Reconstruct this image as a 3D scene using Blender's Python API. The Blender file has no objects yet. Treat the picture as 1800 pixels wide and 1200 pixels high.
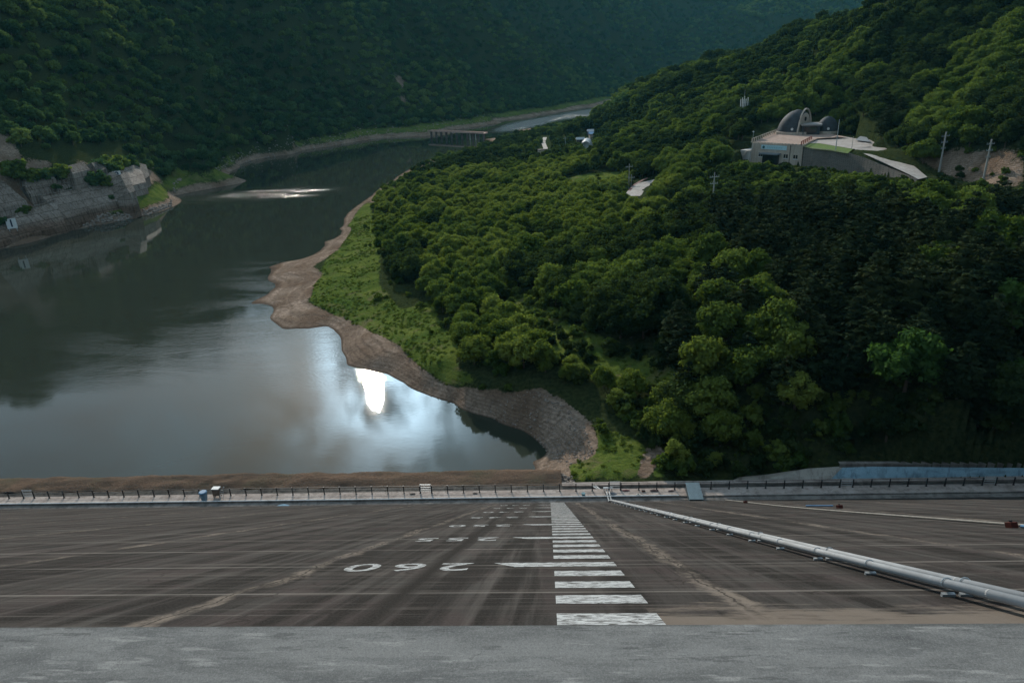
import bpy, bmesh, math, random
import numpy as np
from mathutils import Matrix, Vector

# ------------------------------------------------------------------ camera, sky, sun
sc = bpy.context.scene
COL = sc.collection
F_, TH, RO, YA = 1200.0, .3791, -.0446, -.0536      # focal length in photo pixels, pitch, roll, yaw
HC = 49.9                                           # camera height above the water (water is z = 0)
FWD = np.array([math.sin(YA)*math.cos(TH), math.cos(YA)*math.cos(TH), -math.sin(TH)])
_R = np.array([math.cos(YA), -math.sin(YA), 0.0]); _U = np.cross(_R, FWD)
R2 = math.cos(RO)*_R + math.sin(RO)*_U
U2 = -math.sin(RO)*_R + math.cos(RO)*_U
CAMP = np.array([0, 0, HC])
cam = bpy.data.objects.new('camera', bpy.data.cameras.new('camera')); COL.objects.link(cam)
m = Matrix.Identity(4)
for i in range(3):
    m[i][0], m[i][1], m[i][2], m[i][3] = R2[i], U2[i], -FWD[i], CAMP[i]
cam.matrix_world = m
cam.data.lens, cam.data.sensor_width = 24.0, 36.0
cam.data.clip_start, cam.data.clip_end = .1, 20000
sc.camera = cam

SUN_AZ, SUN_EL = math.radians(-15.8), math.radians(25.2)
SUND = Vector((math.sin(SUN_AZ)*math.cos(SUN_EL), math.cos(SUN_AZ)*math.cos(SUN_EL), math.sin(SUN_EL)))
ld = bpy.data.lights.new('sun', 'SUN'); ld.energy = 4.6; ld.angle = math.radians(1.1); ld.color = (1.0, .93, .82)
lo = bpy.data.objects.new('sun', ld); COL.objects.link(lo)
lo.rotation_euler = (-SUND).to_track_quat('-Z', 'Y').to_euler(); lo.location = (0, 0, 400)

W = bpy.data.worlds.new('World'); sc.world = W; W.use_nodes = True
nt = W.node_tree; nt.nodes.clear(); L = nt.links.new
def wn(t, **k):
    n = nt.nodes.new(t)
    for a, b in k.items(): setattr(n, a, b)
    return n
out = wn('ShaderNodeOutputWorld'); bg = wn('ShaderNodeBackground'); bg.inputs['Strength'].default_value = .1
sky = wn('ShaderNodeTexSky', sky_type='NISHITA', sun_disc=False, sun_elevation=SUN_EL, sun_rotation=SUN_AZ, air_density=1.2, dust_density=1.0)
tc = wn('ShaderNodeTexCoord')
mp = wn('ShaderNodeMapping'); mp.inputs['Scale'].default_value = (1, 1, 1.8)
nz = wn('ShaderNodeTexNoise'); nz.inputs['Scale'].default_value = 2.3; nz.inputs['Detail'].default_value = 7; nz.inputs['Roughness'].default_value = .55; nz.inputs['Distortion'].default_value = .3
cr = wn('ShaderNodeValToRGB'); cr.color_ramp.elements[0].position = .34; cr.color_ramp.elements[1].position = .60
dt = wn('ShaderNodeVectorMath', operation='DOT_PRODUCT'); dt.inputs[1].default_value = SUND
gl = wn('ShaderNodeMath', operation='MAXIMUM'); gl.inputs[1].default_value = 0
pw = wn('ShaderNodeMath', operation='POWER'); pw.inputs[1].default_value = 26      # bright cloud round the sun
pw2 = wn('ShaderNodeMath', operation='POWER'); pw2.inputs[1].default_value = 3
L(tc.outputs['Generated'], mp.inputs[0]); L(mp.outputs[0], nz.inputs['Vector']); L(nz.outputs['Fac'], cr.inputs[0])
L(tc.outputs['Generated'], dt.inputs[0]); L(dt.outputs['Value'], gl.inputs[0]); L(gl.outputs[0], pw.inputs[0]); L(gl.outputs[0], pw2.inputs[0])
pw3 = wn('ShaderNodeMath', operation='POWER'); pw3.inputs[1].default_value = 240; L(gl.outputs[0], pw3.inputs[0])
nz2 = wn('ShaderNodeTexNoise'); nz2.inputs['Scale'].default_value = 9; nz2.inputs['Detail'].default_value = 5; nz2.inputs['Distortion'].default_value = .6; L(tc.outputs['Generated'], nz2.inputs['Vector'])
cr2 = wn('ShaderNodeValToRGB'); cr2.color_ramp.elements[0].position = .43; cr2.color_ramp.elements[1].position = .54; L(nz2.outputs['Fac'], cr2.inputs[0])
a0 = wn('ShaderNodeMath', operation='MULTIPLY'); L(pw3.outputs[0], a0.inputs[0]); L(cr2.outputs[0], a0.inputs[1])
a01 = wn('ShaderNodeMath', operation='MULTIPLY_ADD'); a01.inputs[1].default_value = 230.0; a01.inputs[2].default_value = 8.0; L(a0.outputs[0], a01.inputs[0])
a1 = wn('ShaderNodeMath', operation='MULTIPLY_ADD'); a1.inputs[1].default_value = 11.0; L(a01.outputs[0], a1.inputs[2])
L(pw.outputs[0], a1.inputs[0])
a2 = wn('ShaderNodeMath', operation='MULTIPLY_ADD'); a2.inputs[1].default_value = 6.0
L(pw2.outputs[0], a2.inputs[0]); L(a1.outputs[0], a2.inputs[2])
cc = wn('ShaderNodeVectorMath', operation='SCALE'); cc.inputs[0].default_value = (.60, .83, 1.0); L(a2.outputs[0], cc.inputs['Scale'])
mx = wn('ShaderNodeMix', data_type='RGBA'); L(cr.outputs[0], mx.inputs[0]); L(sky.outputs[0], mx.inputs[6]); L(cc.outputs[0], mx.inputs[7])
L(mx.outputs[2], bg.inputs['Color']); L(bg.outputs[0], out.inputs['Surface'])

sc.view_settings.view_transform = 'Standard'; sc.view_settings.look = 'None'
sc.view_settings.gamma = 1; sc.view_settings.use_curve_mapping = False
sc.view_settings.exposure = -0.12
cy = sc.cycles
cy.max_bounces = 5; cy.diffuse_bounces = 2; cy.glossy_bounces = 2; cy.transmission_bounces = 3; cy.transparent_max_bounces = 6; cy.volume_bounces = 0
cy.use_denoising = True; cy.use_adaptive_sampling = True; cy.adaptive_threshold = .02
cy.sample_clamp_indirect = 4; cy.caustics_reflective = False; cy.caustics_refractive = False

# ------------------------------------------------------------------ helpers
def tag(o, label=None, cat=None, group=None, kind=None):
    if label: o['label'] = label
    if cat: o['category'] = cat
    if group: o['group'] = group
    if kind: o['kind'] = kind
    return o
def empty(name, loc=(0, 0, 0), rz=0.0, rot=None):
    o = bpy.data.objects.new(name, None); COL.objects.link(o); o.empty_display_size = .2
    o.location = loc; o.rotation_euler = rot if rot else (0, 0, rz)
    return o
class MB:
    """collects shapes and links them as one mesh object"""
    def __init__(s): s.v = []; s.f = []
    def add(s, v, f):
        n = len(s.v); s.v += [tuple(p) for p in v]; s.f += [tuple(i+n for i in q) for q in f]; return s
    def box(s, x0, x1, y0, y1, z0, z1, rz=0, c=None):
        v = [(x, y, z) for z in (z0, z1) for y in (y0, y1) for x in (x0, x1)]
        if rz:
            cx, cy_ = c if c else ((x0+x1)/2, (y0+y1)/2); a, b = math.cos(rz), math.sin(rz)
            v = [(cx+(x-cx)*a-(y-cy_)*b, cy_+(x-cx)*b+(y-cy_)*a, z) for x, y, z in v]
        return s.add(v, [(0,2,3,1),(4,5,7,6),(0,1,5,4),(2,6,7,3),(0,4,6,2),(1,3,7,5)])
    def tube(s, pts, r, n=8, cap=True):
        pts = [Vector(p) for p in pts]; rs = r if isinstance(r, (list, tuple)) else [r]*len(pts)
        v = []; f = []
        for i, p in enumerate(pts):
            d = (pts[min(i+1, len(pts)-1)]-pts[max(i-1, 0)]).normalized()
            a = d.cross(Vector((0, 0, 1)) if abs(d.z) < .9 else Vector((1, 0, 0))).normalized(); b = d.cross(a)
            for k in range(n):
                t = 2*math.pi*k/n; v.append(p+(a*math.cos(t)+b*math.sin(t))*rs[i])
        for i in range(len(pts)-1):
            for k in range(n):
                f.append((i*n+k, i*n+(k+1) % n, (i+1)*n+(k+1) % n, (i+1)*n+k))
        if cap:
            f.append(tuple(range(n-1, -1, -1))); f.append(tuple((len(pts)-1)*n+k for k in range(n)))
        return s.add(v, f)
    def prism(s, poly, z0, z1):
        """poly: list of (x, y) or (x, y, ztop) counter-clockwise"""
        n = len(poly)
        v = [(p[0], p[1], z0) for p in poly]+[(p[0], p[1], p[2] if len(p) > 2 else z1) for p in poly]
        f = [tuple(range(n-1, -1, -1)), tuple(range(n, 2*n))]+[(i, (i+1) % n, n+(i+1) % n, n+i) for i in range(n)]
        return s.add(v, f)
    def build(s, name, mat, parent=None, smooth=False):
        me = bpy.data.meshes.new(name); me.from_pydata([tuple(p) for p in s.v], [], s.f); me.validate(); me.update()
        if mat: me.materials.append(mat)
        if smooth: me.polygons.foreach_set('use_smooth', [True]*len(me.polygons))
        o = bpy.data.objects.new(name, me); COL.objects.link(o)
        if parent: o.parent = parent
        return o
def np_mesh(name, V, Fq, mat, smooth=False):
    """V (n,3), Fq (m,4) arrays -> mesh"""
    me = bpy.data.meshes.new(name); V = np.ascontiguousarray(V, np.float32); Fq = np.ascontiguousarray(Fq, np.int32)
    k = Fq.shape[1]
    me.vertices.add(len(V)); me.vertices.foreach_set('co', V.ravel())
    me.loops.add(Fq.size); me.loops.foreach_set('vertex_index', Fq.ravel())
    me.polygons.add(len(Fq)); me.polygons.foreach_set('loop_start', np.arange(0, Fq.size, k, dtype=np.int32))
    if smooth: me.polygons.foreach_set('use_smooth', np.ones(len(Fq), bool))
    me.update(calc_edges=True)
    if mat: me.materials.append(mat)
    return me
def letter(name, ch, size, m_, parent, offset=.02, extrude=0.0, mid=False):
    cu = bpy.data.curves.new(name, 'FONT'); cu.body = ch; cu.size = size; cu.align_x = 'CENTER'; cu.offset = offset; cu.extrude = extrude
    if mid: cu.align_y = 'CENTER'
    tmp = bpy.data.objects.new('tmp', cu); me = bpy.data.meshes.new_from_object(tmp); bpy.data.objects.remove(tmp)
    me.name = name; me.materials.clear(); me.materials.append(m_)
    o = bpy.data.objects.new(name, me); COL.objects.link(o); o.parent = parent; return o
def copy_tree(o, parent=None):
    c = o.copy(); COL.objects.link(c)
    if parent: c.parent = parent
    for ch in KIDS.get(o.name, []): copy_tree(ch, c)
    return c
KIDS = {}

def mat(name, rough=.85, spec=.3):
    m_ = bpy.data.materials.new(name); m_.use_nodes = True
    b = m_.node_tree.nodes['Principled BSDF']; b.inputs['Roughness'].default_value = rough
    b.inputs['Specular IOR Level'].default_value = spec
    return m_, m_.node_tree, b
class NT:
    """small node-tree writer"""
    def __init__(s, tree): s.t = tree
    def n(s, t, ins=None, **k):
        nd = s.t.nodes.new(t)
        for a, b in k.items(): setattr(nd, a, b)
        for a, b in (ins or {}).items():
            if isinstance(b, bpy.types.NodeSocket): s.t.links.new(b, nd.inputs[a])
            else: nd.inputs[a].default_value = b
        return nd
    def coord(s, scale=(1, 1, 1), rot=(0, 0, 0), out='Object', loc=(0, 0, 0)):
        c = s.n('ShaderNodeTexCoord'); return s.n('ShaderNodeMapping', {0: c.outputs[out], 1: loc, 2: rot, 3: scale}).outputs[0]
    def noise(s, vec, scale, detail=5, rough=.55, dist=0):
        return s.n('ShaderNodeTexNoise', {'Vector': vec, 'Scale': scale, 'Detail': detail, 'Roughness': rough, 'Distortion': dist}).outputs['Fac']
    def ramp(s, fac, *st):
        r = s.n('ShaderNodeValToRGB', {0: fac}); e = r.color_ramp.elements
        while len(e) < len(st): e.new(.5)
        for q, (p, c) in zip(e, st):
            q.position = p; q.color = (c, c, c, 1) if isinstance(c, (int, float)) else (*c, 1)
        return r.outputs[0]
    def mix(s, fac, a, b, mode='MIX'):
        r = s.n('ShaderNodeMix', {}, data_type='RGBA', blend_type=mode)
        for i, q in ((0, fac), (6, a), (7, b)):
            if isinstance(q, bpy.types.NodeSocket): s.t.links.new(q, r.inputs[i])
            else: r.inputs[i].default_value = q if i == 0 else ((*q, 1) if len(q) == 3 else q)
        return r.outputs[2]
    def math(s, op, a, b=0.0, c=0.0, clamp=False):
        r = s.n('ShaderNodeMath', {0: a, 1: b, 2: c}, operation=op); r.use_clamp = clamp; return r.outputs[0]
    def bump(s, h, strength=.3, dist=.05):
        return s.n('ShaderNodeBump', {'Height': h, 'Strength': strength, 'Distance': dist}).outputs[0]
def simple(name, col, rough=.7, spec=.3, var=.25, scale=3.0, metal=0.0, bump=0.0):
    """painted / plain material with a little uneven wear"""
    m_, t, b = mat(name, rough, spec); N = NT(t)
    v = N.coord(); nzz = N.noise(v, scale, 6, .6)
    c0 = tuple(x*(1-var) for x in col); c1 = tuple(min(1, x*(1+var*.6)) for x in col)
    t.links.new(N.ramp(nzz, (.3, c0), (.7, c1)), b.inputs['Base Color']); b.inputs['Metallic'].default_value = metal
    if bump: t.links.new(N.bump(nzz, bump), b.inputs['Normal'])
    return m_

# photo-to-world: used only to read off where things stand on the land
def ray(x, y): return FWD + R2*(x-900)/F_ - U2*(y-600)/F_
def at_z(x, y, z):
    d = ray(x, y); return CAMP + d*((z-HC)/d[2])
def at_d(x, y, D):
    d = ray(x, y); return CAMP + d*(D/math.hypot(d[0], d[1]))
def proj(P):
    d = np.asarray(P, float)-CAMP; z = d@FWD; z = np.where(z > .1, z, .1)
    return 900+F_*(d@R2)/z, 600-F_*(d@U2)/z, z
def inpoly(px, py, poly):
    px = np.asarray(px); py = np.asarray(py); r = np.zeros(px.shape, bool); n = len(poly)
    for i in range(n):
        x0, y0 = poly[i]; x1, y1 = poly[(i+1) % n]
        if y0 == y1: continue
        c = ((y0 > py) != (y1 > py)) & (px < (x1-x0)*(py-y0)/(y1-y0)+x0)
        r ^= c
    return r
rng = np.random.default_rng(7); random.seed(7)
_perm = np.random.default_rng(3).random((256, 256))
def vnoise(x, y):
    xi = np.floor(x).astype(int); yi = np.floor(y).astype(int); fx = x-xi; fy = y-yi
    fx = fx*fx*(3-2*fx); fy = fy*fy*(3-2*fy)
    g = lambda a, b: _perm[a & 255, b & 255]
    return (g(xi, yi)*(1-fx)+g(xi+1, yi)*fx)*(1-fy)+(g(xi, yi+1)*(1-fx)+g(xi+1, yi+1)*fx)*fy
def fbm(x, y, o=4):
    s = 0; a = .5; t = 0
    for k in range(o):
        s = s+a*vnoise(x+17.3*k, y-9.1*k); t += a; a *= .5; x = x*2.03; y = y*2.03
    return s/t

# ------------------------------------------------------------------ terrain heights
# pixel of the bare ground in the photograph -> height above water (Z) or distance (D)
SH_FAR = [(-60,452),(0,438),(60,425),(110,408),(160,398),(215,388),(262,378),(300,365),(305,345),(330,328),(380,312),(420,290),(470,278),(520,269),(580,258),(640,247),(700,242),(745,240),(800,228),(860,219),(930,207),(1000,195),(1060,183),(1110,176)]
SH_NEAR = [(935,838),(942,826),(933,810),(950,806),(962,792),(930,764),(870,736),(800,709),(745,691),(710,672),(680,657),(640,649),(610,641),(600,615),(588,582),(575,573),(540,578),(500,579),(475,562),(440,535),(470,518),(485,500),(478,478),(472,470),(500,460),(530,455),(552,447),(570,425),(600,408),(596,402),(605,385),(630,360),(650,346),(690,318),(730,292),(770,276),(815,262),(850,245),(885,229),(930,226),(985,217),(1040,209),(1075,196),(1110,186)]
PZ = [(x, y, 0) for x, y in SH_FAR+SH_NEAR]
# water bed
PZ += [(x, y, -3) for x, y in [(100,700),(300,800),(500,700),(300,600),(100,520),(300,480),(450,420),(350,420),(500,340),(600,290),(700,262),(780,252),(640,720),(800,780),(60,830),(200,830),(400,830),(600,830),(750,828),(0,600),(-150,600),(-150,750),(420,620),(520,620),(560,660),(900,800),(860,212+8),(960,206),(560,420),(520,440),(400,340),(880,820)]]
PZ += [(380,500,-2.5),(430,560,-2),(600,330,-2),(540,390,-3),(650,310,-2)]
# far-bank strip: bare mud, grass, then the foot of the wood
PZ += [(330,318,2.4),(380,303,2.4),(420,281,2.4),(470,270,2.2),(520,262,2.2),(580,251,2.2),(640,240,2.4),(700,234,2.4),(750,231,3),(800,221,2.5),(860,211,2.5),(930,200,2.5),(1000,188,2.5),(1060,177,2.5)]
PZ += [(320,300,5),(380,288,5),(430,268,5),(500,254,5),(580,242,5),(650,229,5.5),(740,221,6),(800,213,6),(860,205,6),(930,194,6),(1000,181,6),(1060,170,6),(1110,160,6),(1150,152,6)]
# the spit, mud flats and meadow
PZ += [(500,480,.7),(560,450,.7),(520,520,.9),(500,550,.7),(560,550,.9),(620,400,.8),(625,420,1.0),(570,480,1.1),(540,520,1.2),(640,430,1.8),(600,500,1.7),(650,540,2.0),(700,570,2.6),(640,590,1.6),(620,610,.9),(660,630,1.3),(750,560,3.2),(800,600,3.8),(760,640,3.0),(720,650,1.4),(850,650,4.3),(900,675,4.2),(830,692,1.9),(900,715,2.3),(960,720,3.0),(1020,760,2.9),(1000,790,1.3),(970,810,.7),(1060,800,2.6),(1100,815,2.9),(1040,835,2.7),(985,838,1.6),(1150,832,3.2),(640,375,1.5)]
# wooded ground of the near side
PZ += [(700,450,4),(750,400,5),(700,350,4),(800,350,6),(800,300,5),(850,270,5),(900,300,7),(950,260,6),(1000,235,5),(950,240,4),(900,500,6),(1000,450,8),(1000,550,7),(1000,400,9),(1000,330,9),(1050,310,10),(1120,330,11),(1100,400,11),(1100,500,9),(1100,600,8),(1100,700,5),(1200,750,5),(1200,650,9),(1200,550,12),(1200,450,13),(1200,380,14),(1300,790,4),(1300,700,9),(1300,600,13),(1400,780,5),(1400,700,10),(1400,600,14),(1400,500,17),(1400,400,18.5),(1500,790,5),(1500,700,11),(1500,600,15),(1500,500,18),(1500,400,19.5),(1600,700,12),(1600,600,16),(1600,450,20),(1700,790,5.5),(1700,700,13),(1700,600,17),(1700,450,21),(1790,700,14),(1790,500,21),(1900,700,16),(1900,500,23)]
PZ += [(1300,330,18.5),(1300,300,19.5),(1360,284,20),(1420,300,20),(1500,322,20),(1560,335,20),(1620,318,20.5),(1650,306,20.5),(1730,320,20.5),(1790,330,21),(1240,330,15.5),(1240,280,17),(1040,250,6),(1040,262,6.5),(1020,222,4.5)]
PZ += [(1530,262,23.5),(1470,262,25),(1440,240,25),(1410,238,25),(1330,248,25),(1590,295,21.5),(1560,262,23.5)]
PD = [(1100,222,430),(1100,176,520),(1150,158,480),(1230,138,440),(1300,116,420),(1400,82,410),(1500,28,400),(1600,-32,390),(1800,-120,380),(1180,230,350),(1250,215,310),(1300,178,330),(1400,165,340),(1400,205,285),(1500,200,275),(1600,220,240),(1700,230,215),(1790,250,200),(1900,250,200),(1500,100,330),(1650,100,300),(1790,100,275),(1950,100,270),(1650,0,350),(1800,-30,330)]
# far mountains
PD += [(-200,330,300),(0,300,315),(100,300,322),(-200,150,360),(0,200,345),(0,100,385),(0,0,430),(-200,0,420),(0,-65,520),(-200,-65,510),(0,-100,680),(-300,-100,660),(150,220,375),(260,300,372),(150,100,440),(150,0,500),(200,-65,600),(200,-90,760),
       (320,200,450),(330,260,400),(320,100,520),(320,0,590),(400,-60,700),(400,-85,880),(500,200,540),(500,100,640),(500,0,740),(550,-60,900),(550,-95,1020),
       (640,200,650),(640,120,720),(680,30,820),(700,-45,980),(700,-70,1120),(740,200,680),(800,150,760),(850,180,800),(860,90,930),(880,0,1150),(880,-70,1300),
       (960,160,930),(980,80,1150),(1000,0,1400),(1000,-50,1500),(1080,140,1180),(1150,100,1400),(1150,20,1650),(1180,-25,1750),(1250,80,1600),(1300,30,1800),(1350,5,1950),(1420,8,2100),(1480,6,2200),(1560,-10,2200),(1700,-20,2200),(1850,-20,2200)]
WZ = [(12,73,2.9),(20,73,3.1),(30,72.5,3.2),(40,72.5,3.6),(50,72.5,4.2),(60,72,4.6),(75,71,5),(100,71,6),(-20,76,-1.5),(-50,77,-1.5),(450,700,30),(350,800,25),(600,900,40),(300,1100,20),(-60,60,-3),(0,60,-3),(-120,90,-3),(-120,70,-3),(160,80,15),(220,60,25),(-220,150,-3),(-260,190,0),(-300,230,20),(-400,300,50),(-150,130,-3),(-300,60,20),(-420,100,50),(700,500,150),(500,420,110),(400,200,60),(700,200,120),(-700,400,100),(-900,900,190),(-500,1700,150),(-320,1150,150),(200,2400,220),(1200,2400,180),(1500,1200,160),(700,2700,200)]
def _ctrl():
    P = [at_z(x, y, z) for x, y, z in PZ]+[at_d(x, y, D) for x, y, D in PD]+[np.array(p, float) for p in WZ]
    return np.array(P)
CP = _ctrl()
def _phi(d): return np.sqrt(d*d+.3)
_n = len(CP)
_A = np.zeros((_n+1, _n+1)); _A[:_n, :_n] = _phi(np.hypot(CP[:, None, 0]-CP[None, :, 0], CP[:, None, 1]-CP[None, :, 1]))+np.eye(_n)*-.25
_A[_n, :_n] = 1; _A[:_n, _n] = 1
_w = np.linalg.solve(_A, np.append(CP[:, 2], 0))
HAZE = .00005
_apr = np.array([at_z(*q) for q in ((1300,838,3.6),(1352,833,3.9),(1420,823,4.4),(1483,819,4.6),(1570,820,4.6),(1680,821,4.6),(1800,822,4.6),(1950,824,4.6))])
HALLZ = 24.5     # level of the hall terrace
_padp = [tuple(at_z(px_, py_, 24.5)[:2]) for px_, py_ in ((1327,247.5),(1409,253),(1430,257),(1460,260),(1488,264),(1528,260),(1545,247),(1510,238),(1488,216),(1440,207),(1374,213),(1370,232))]
_fl = [at_z(1296,254,24.5), at_z(1322,251,24.5), at_z(1412,256,24.5), at_z(1430,262,24), at_z(1460,265,24), at_z(1490,270,23.9), at_z(1522,279,23.3)]
_lowp = [tuple(p[:2]*1.004) for p in _fl]+[tuple(p[:2]*(1-17/np.hypot(p[0], p[1]))) for p in _fl[::-1]]
_wl = [(1285,278,HALLZ-6.2),(1305,280,HALLZ-6.2),(1323,282,HALLZ-6.2),(1409,288,HALLZ-6.2)]+[(x, y, z) for x, y, z in ((1430,262,HALLZ-.5),(1460,265,HALLZ-.5),(1490,270,HALLZ-.6),(1520,279,HALLZ-1.2),(1550,291,HALLZ-2.1),(1585,305,HALLZ-2.9),(1612,316,HALLZ-3.5),(1640,322,HALLZ-4))]
_wp = np.array([at_z(*q) for q in _wl]); _wp = _wp[np.argsort(_wp[:, 0])]
_top = np.array([at_z(*q)[:1].tolist()+[q[2]] for q in _wl[4:]])
def spurs(x, y, D):
    sp = (y*.93-x*.30)/(92+D*.03)+(fbm(x/150+3, y/150+8, 3)-.5)*2.6
    tri = np.abs((sp % 2)-1); sp2 = (y*.80+x*.55)/47+(fbm(x/60, y/60+4, 2)-.5)*2.2; tri2 = np.abs((sp2 % 2)-1)
    return tri, tri2
def H(x, y):
    x = np.asarray(x, float); y = np.asarray(y, float); sh = x.shape; x = x.ravel(); y = y.ravel(); z = np.empty(len(x))
    for i in range(0, len(x), 20000):
        a, b = x[i:i+20000], y[i:i+20000]
        z[i:i+20000] = _phi(np.hypot(a[:, None]-CP[None, :, 0], b[:, None]-CP[None, :, 1]))@_w[:_n]+_w[_n]
    D = np.hypot(x, y)
    land = np.clip((z-.2)/3, 0, 1)
    z = z + land*(fbm(x/9, y/9, 4)-.5)*1.2
    # old water levels cut as small steps into the drawn-down banks
    stp = np.clip((z-.25)/.3, 0, 1)*np.clip((3.4-z)/.8, 0, 1)*np.clip((300-D)/30, 0, 1)
    z = z+stp*.10*np.sin(z*2*math.pi/.42+5*fbm(x/14, y/14, 2))
    # spurs and gullies of the big slopes
    far = np.clip((z-14)/60, 0, 1)*np.clip((D-300)/380, 0, 1)
    tri, tri2 = spurs(x, y, D)
    z = z + far*((tri-.5)*(38+D*.022) + (tri2-.5)*27 + (fbm(x/45+9, y/45, 3)-.5)*22)
    mid = np.clip((z-22)/25, 0, 1)*np.clip((D-240)/60, 0, 1)*(x > 0)
    z = z + mid*(fbm(x/38+3, y/38+5, 3)-.5)*14
    z = np.where(z < .25, z+(fbm(x/3.2, y/3.2, 3)-.5)*.12*np.clip(z+1.2, 0, 1), z+(fbm(x/2.2, y/2.2, 3)-.5)*.16)
    # level ground behind the hall's wall line, lower ground in front of it
    inx = (x > _wp[0, 0]) & (x < _wp[-1, 0]); yw = np.interp(x, _wp[:, 0], _wp[:, 1])
    zt_ = np.interp(x, _top[:, 0], _top[:, 1]); dy = y-yw
    zpad = np.where(x < _wp[3, 0], HALLZ-.6, zt_-.15)
    dp = np.where(x < _top[2, 0]+4, 58, 24); bk = inx & (dy > .6) & (dy < dp); kk = np.clip((dp-dy)/7, 0, 1)*np.clip((dy-.6)/.2, 0, 1)
    z = np.where(bk, z*(1-kk)+np.where(x > _top[2, 0], np.where(dy < 14, zpad, np.maximum(zpad, np.minimum(z, zpad+(dy-14)*.5))), zpad)*kk, z)
    fr = inx & (dy <= .6) & (dy > -16); kf = np.clip((dy+16)/7, 0, 1)
    z = np.where(fr, np.minimum(z, z*(1-kf)+kf*(np.where(x < _wp[3, 0], HALLZ-6.4, np.maximum(HALLZ-6.6, zpad-6.2)))), z)
    inside = inpoly(x, y, _padp) & (D > 180); z = np.where(inside, np.where(D < 284, HALLZ-.65, np.minimum(z, HALLZ-.65+(D-284)*.75)), z); z = np.where(inpoly(x, y, _lowp), np.minimum(z, 17.9), z)
    # keep clear of the foot of the dam
    yb = 71.6-.0218*(x+11)
    k = np.clip((yb+1.2-y)/1.2, 0, 1)
    lim = np.where(x < 2, 1.4, 2.75+.0145*(x+11)*1.0-.4)
    z = np.where(k > 0, np.minimum(z, (1-k)*50+k*lim), z)
    zb_ = 2.95+.01453*(x+11); y0_ = yb-4.7+4.5; yf_ = np.interp(x, _apr[:, 0], _apr[:, 1]); zf_ = np.interp(x, _apr[:, 0], _apr[:, 2])
    ap = (x > _apr[0, 0]-1) & (y < yf_+.6)
    z = np.where(ap, np.minimum(z, zb_-.75+np.clip((y-y0_)/(yf_-y0_), 0, 1)*(zf_-zb_+.3)), z)
    return z.reshape(sh)
_Dm = np.exp(np.linspace(math.log(64), math.log(2600), 900))
def hit(px, py):
    """first point of the land seen at that place in the photograph"""
    d = ray(px, py); d = d/math.hypot(d[0], d[1])
    X, Y, Z = d[0]*_Dm, d[1]*_Dm, HC+d[2]*_Dm
    h = H(X, Y); i = np.argmax(h > Z)
    return np.array([X[i], Y[i], h[i]])

# polar-spaced ground sheet: fine near the water's edge, coarse on the mountains
NA, ND = 620, 620
ang = np.linspace(math.radians(-62), math.radians(58), NA)
dst = np.exp(np.linspace(math.log(62), math.log(3200), ND))
AA, DD = np.meshgrid(ang, dst)
GX, GY = DD*np.sin(AA), DD*np.cos(AA)
GZ = H(GX, GY)
far_edge = np.clip((DD-2600)/500, 0, 1); GZ = GZ*(1-far_edge)+20*far_edge
idx = np.arange(NA*ND).reshape(ND, NA)
FQ = np.stack([idx[:-1, :-1], idx[:-1, 1:], idx[1:, 1:], idx[1:, :-1]], -1).reshape(-1, 4)[:, ::-1]
GPX, GPY, _z = proj(np.stack([GX, GY, GZ], -1))

GRASS = [[(560,482),(575,455),(600,432),(620,402),(645,398),(645,432),(612,460)],[(625,402),(650,385),(670,430),(665,500),(705,545),(760,528),(775,570),(805,600),(800,640),(845,672),(785,676),(735,642),(695,603),(650,582),(592,556),(545,532),(552,500),(575,470),(612,452),(640,430)],
         [(1035,745),(1110,770),(1150,790),(1175,838),(1003,842),(1000,815),(1045,803),(1052,775)],
         [(610,398),(632,366),(650,350),(660,400),(630,408)]]
BARE = [[(600,556),(650,582),(695,603),(735,642),(785,680),(850,682),(900,690),(950,682),(985,700),(1040,742),(1052,775),(1045,803),(1000,815),(1003,842),(930,850),(800,712),(590,650),(560,580)],
        [(1150,770),(1170,800),(1140,838),(1120,838),(1130,800)],
        [(270,300),(330,292),(320,310),(262,330)]]
FIELD = [[(985,318),(1010,308),(1060,302),(1095,300),(1095,318),(1060,335),(1010,338)],[(1010,232),(1060,228),(1065,240),(1015,242)]]
SCRUB = [[(1265,830),(1290,720),(1360,735),(1480,740),(1500,800),(1400,825)],[(885,498),(940,520),(1010,568),(1130,618),(1225,668),(1215,715),(1100,678),(975,625),(900,560)]]
near = DD < 330
gr = np.zeros_like(GX); ba = np.zeros_like(GX)
for p in GRASS: gr[inpoly(GPX, GPY, p) & near] = 1
for p in BARE: ba[inpoly(GPX, GPY, p) & near] = 1
gr[ba > 0] = 0
tn = (fbm(GX/7, GY/7, 4)-.5)
low = GZ + tn*1.0
strip = (DD > 290) & (GPX < 1110) & ~((GPX > 640) & (GPY > 262)) & ~((GPX > 850) & (GPY > 226-(GPX-850)*.13))
gr[strip & (low > 2.4) & (low < 7.0)] = 1
ba[(low < 1.25) & (gr < .5)] = 1; ba[strip & (low <= 2.4)] = 1; gr[strip & (low <= 2.4)] = 0
for p in FIELD+SCRUB[1:]: gr[inpoly(GPX, GPY, p) & (DD < 420)] = .75
lb = (DD > 280) & (DD < 400) & (GPX < 150) & (GPY > 285); gr[lb] = 0
ba[(DD > 280) & (DD < 410) & (GPX < 285) & (GPY > 283) & (gr < .5) & (fbm(GX/6, GY/6, 3) > .42)] = 1
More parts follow.
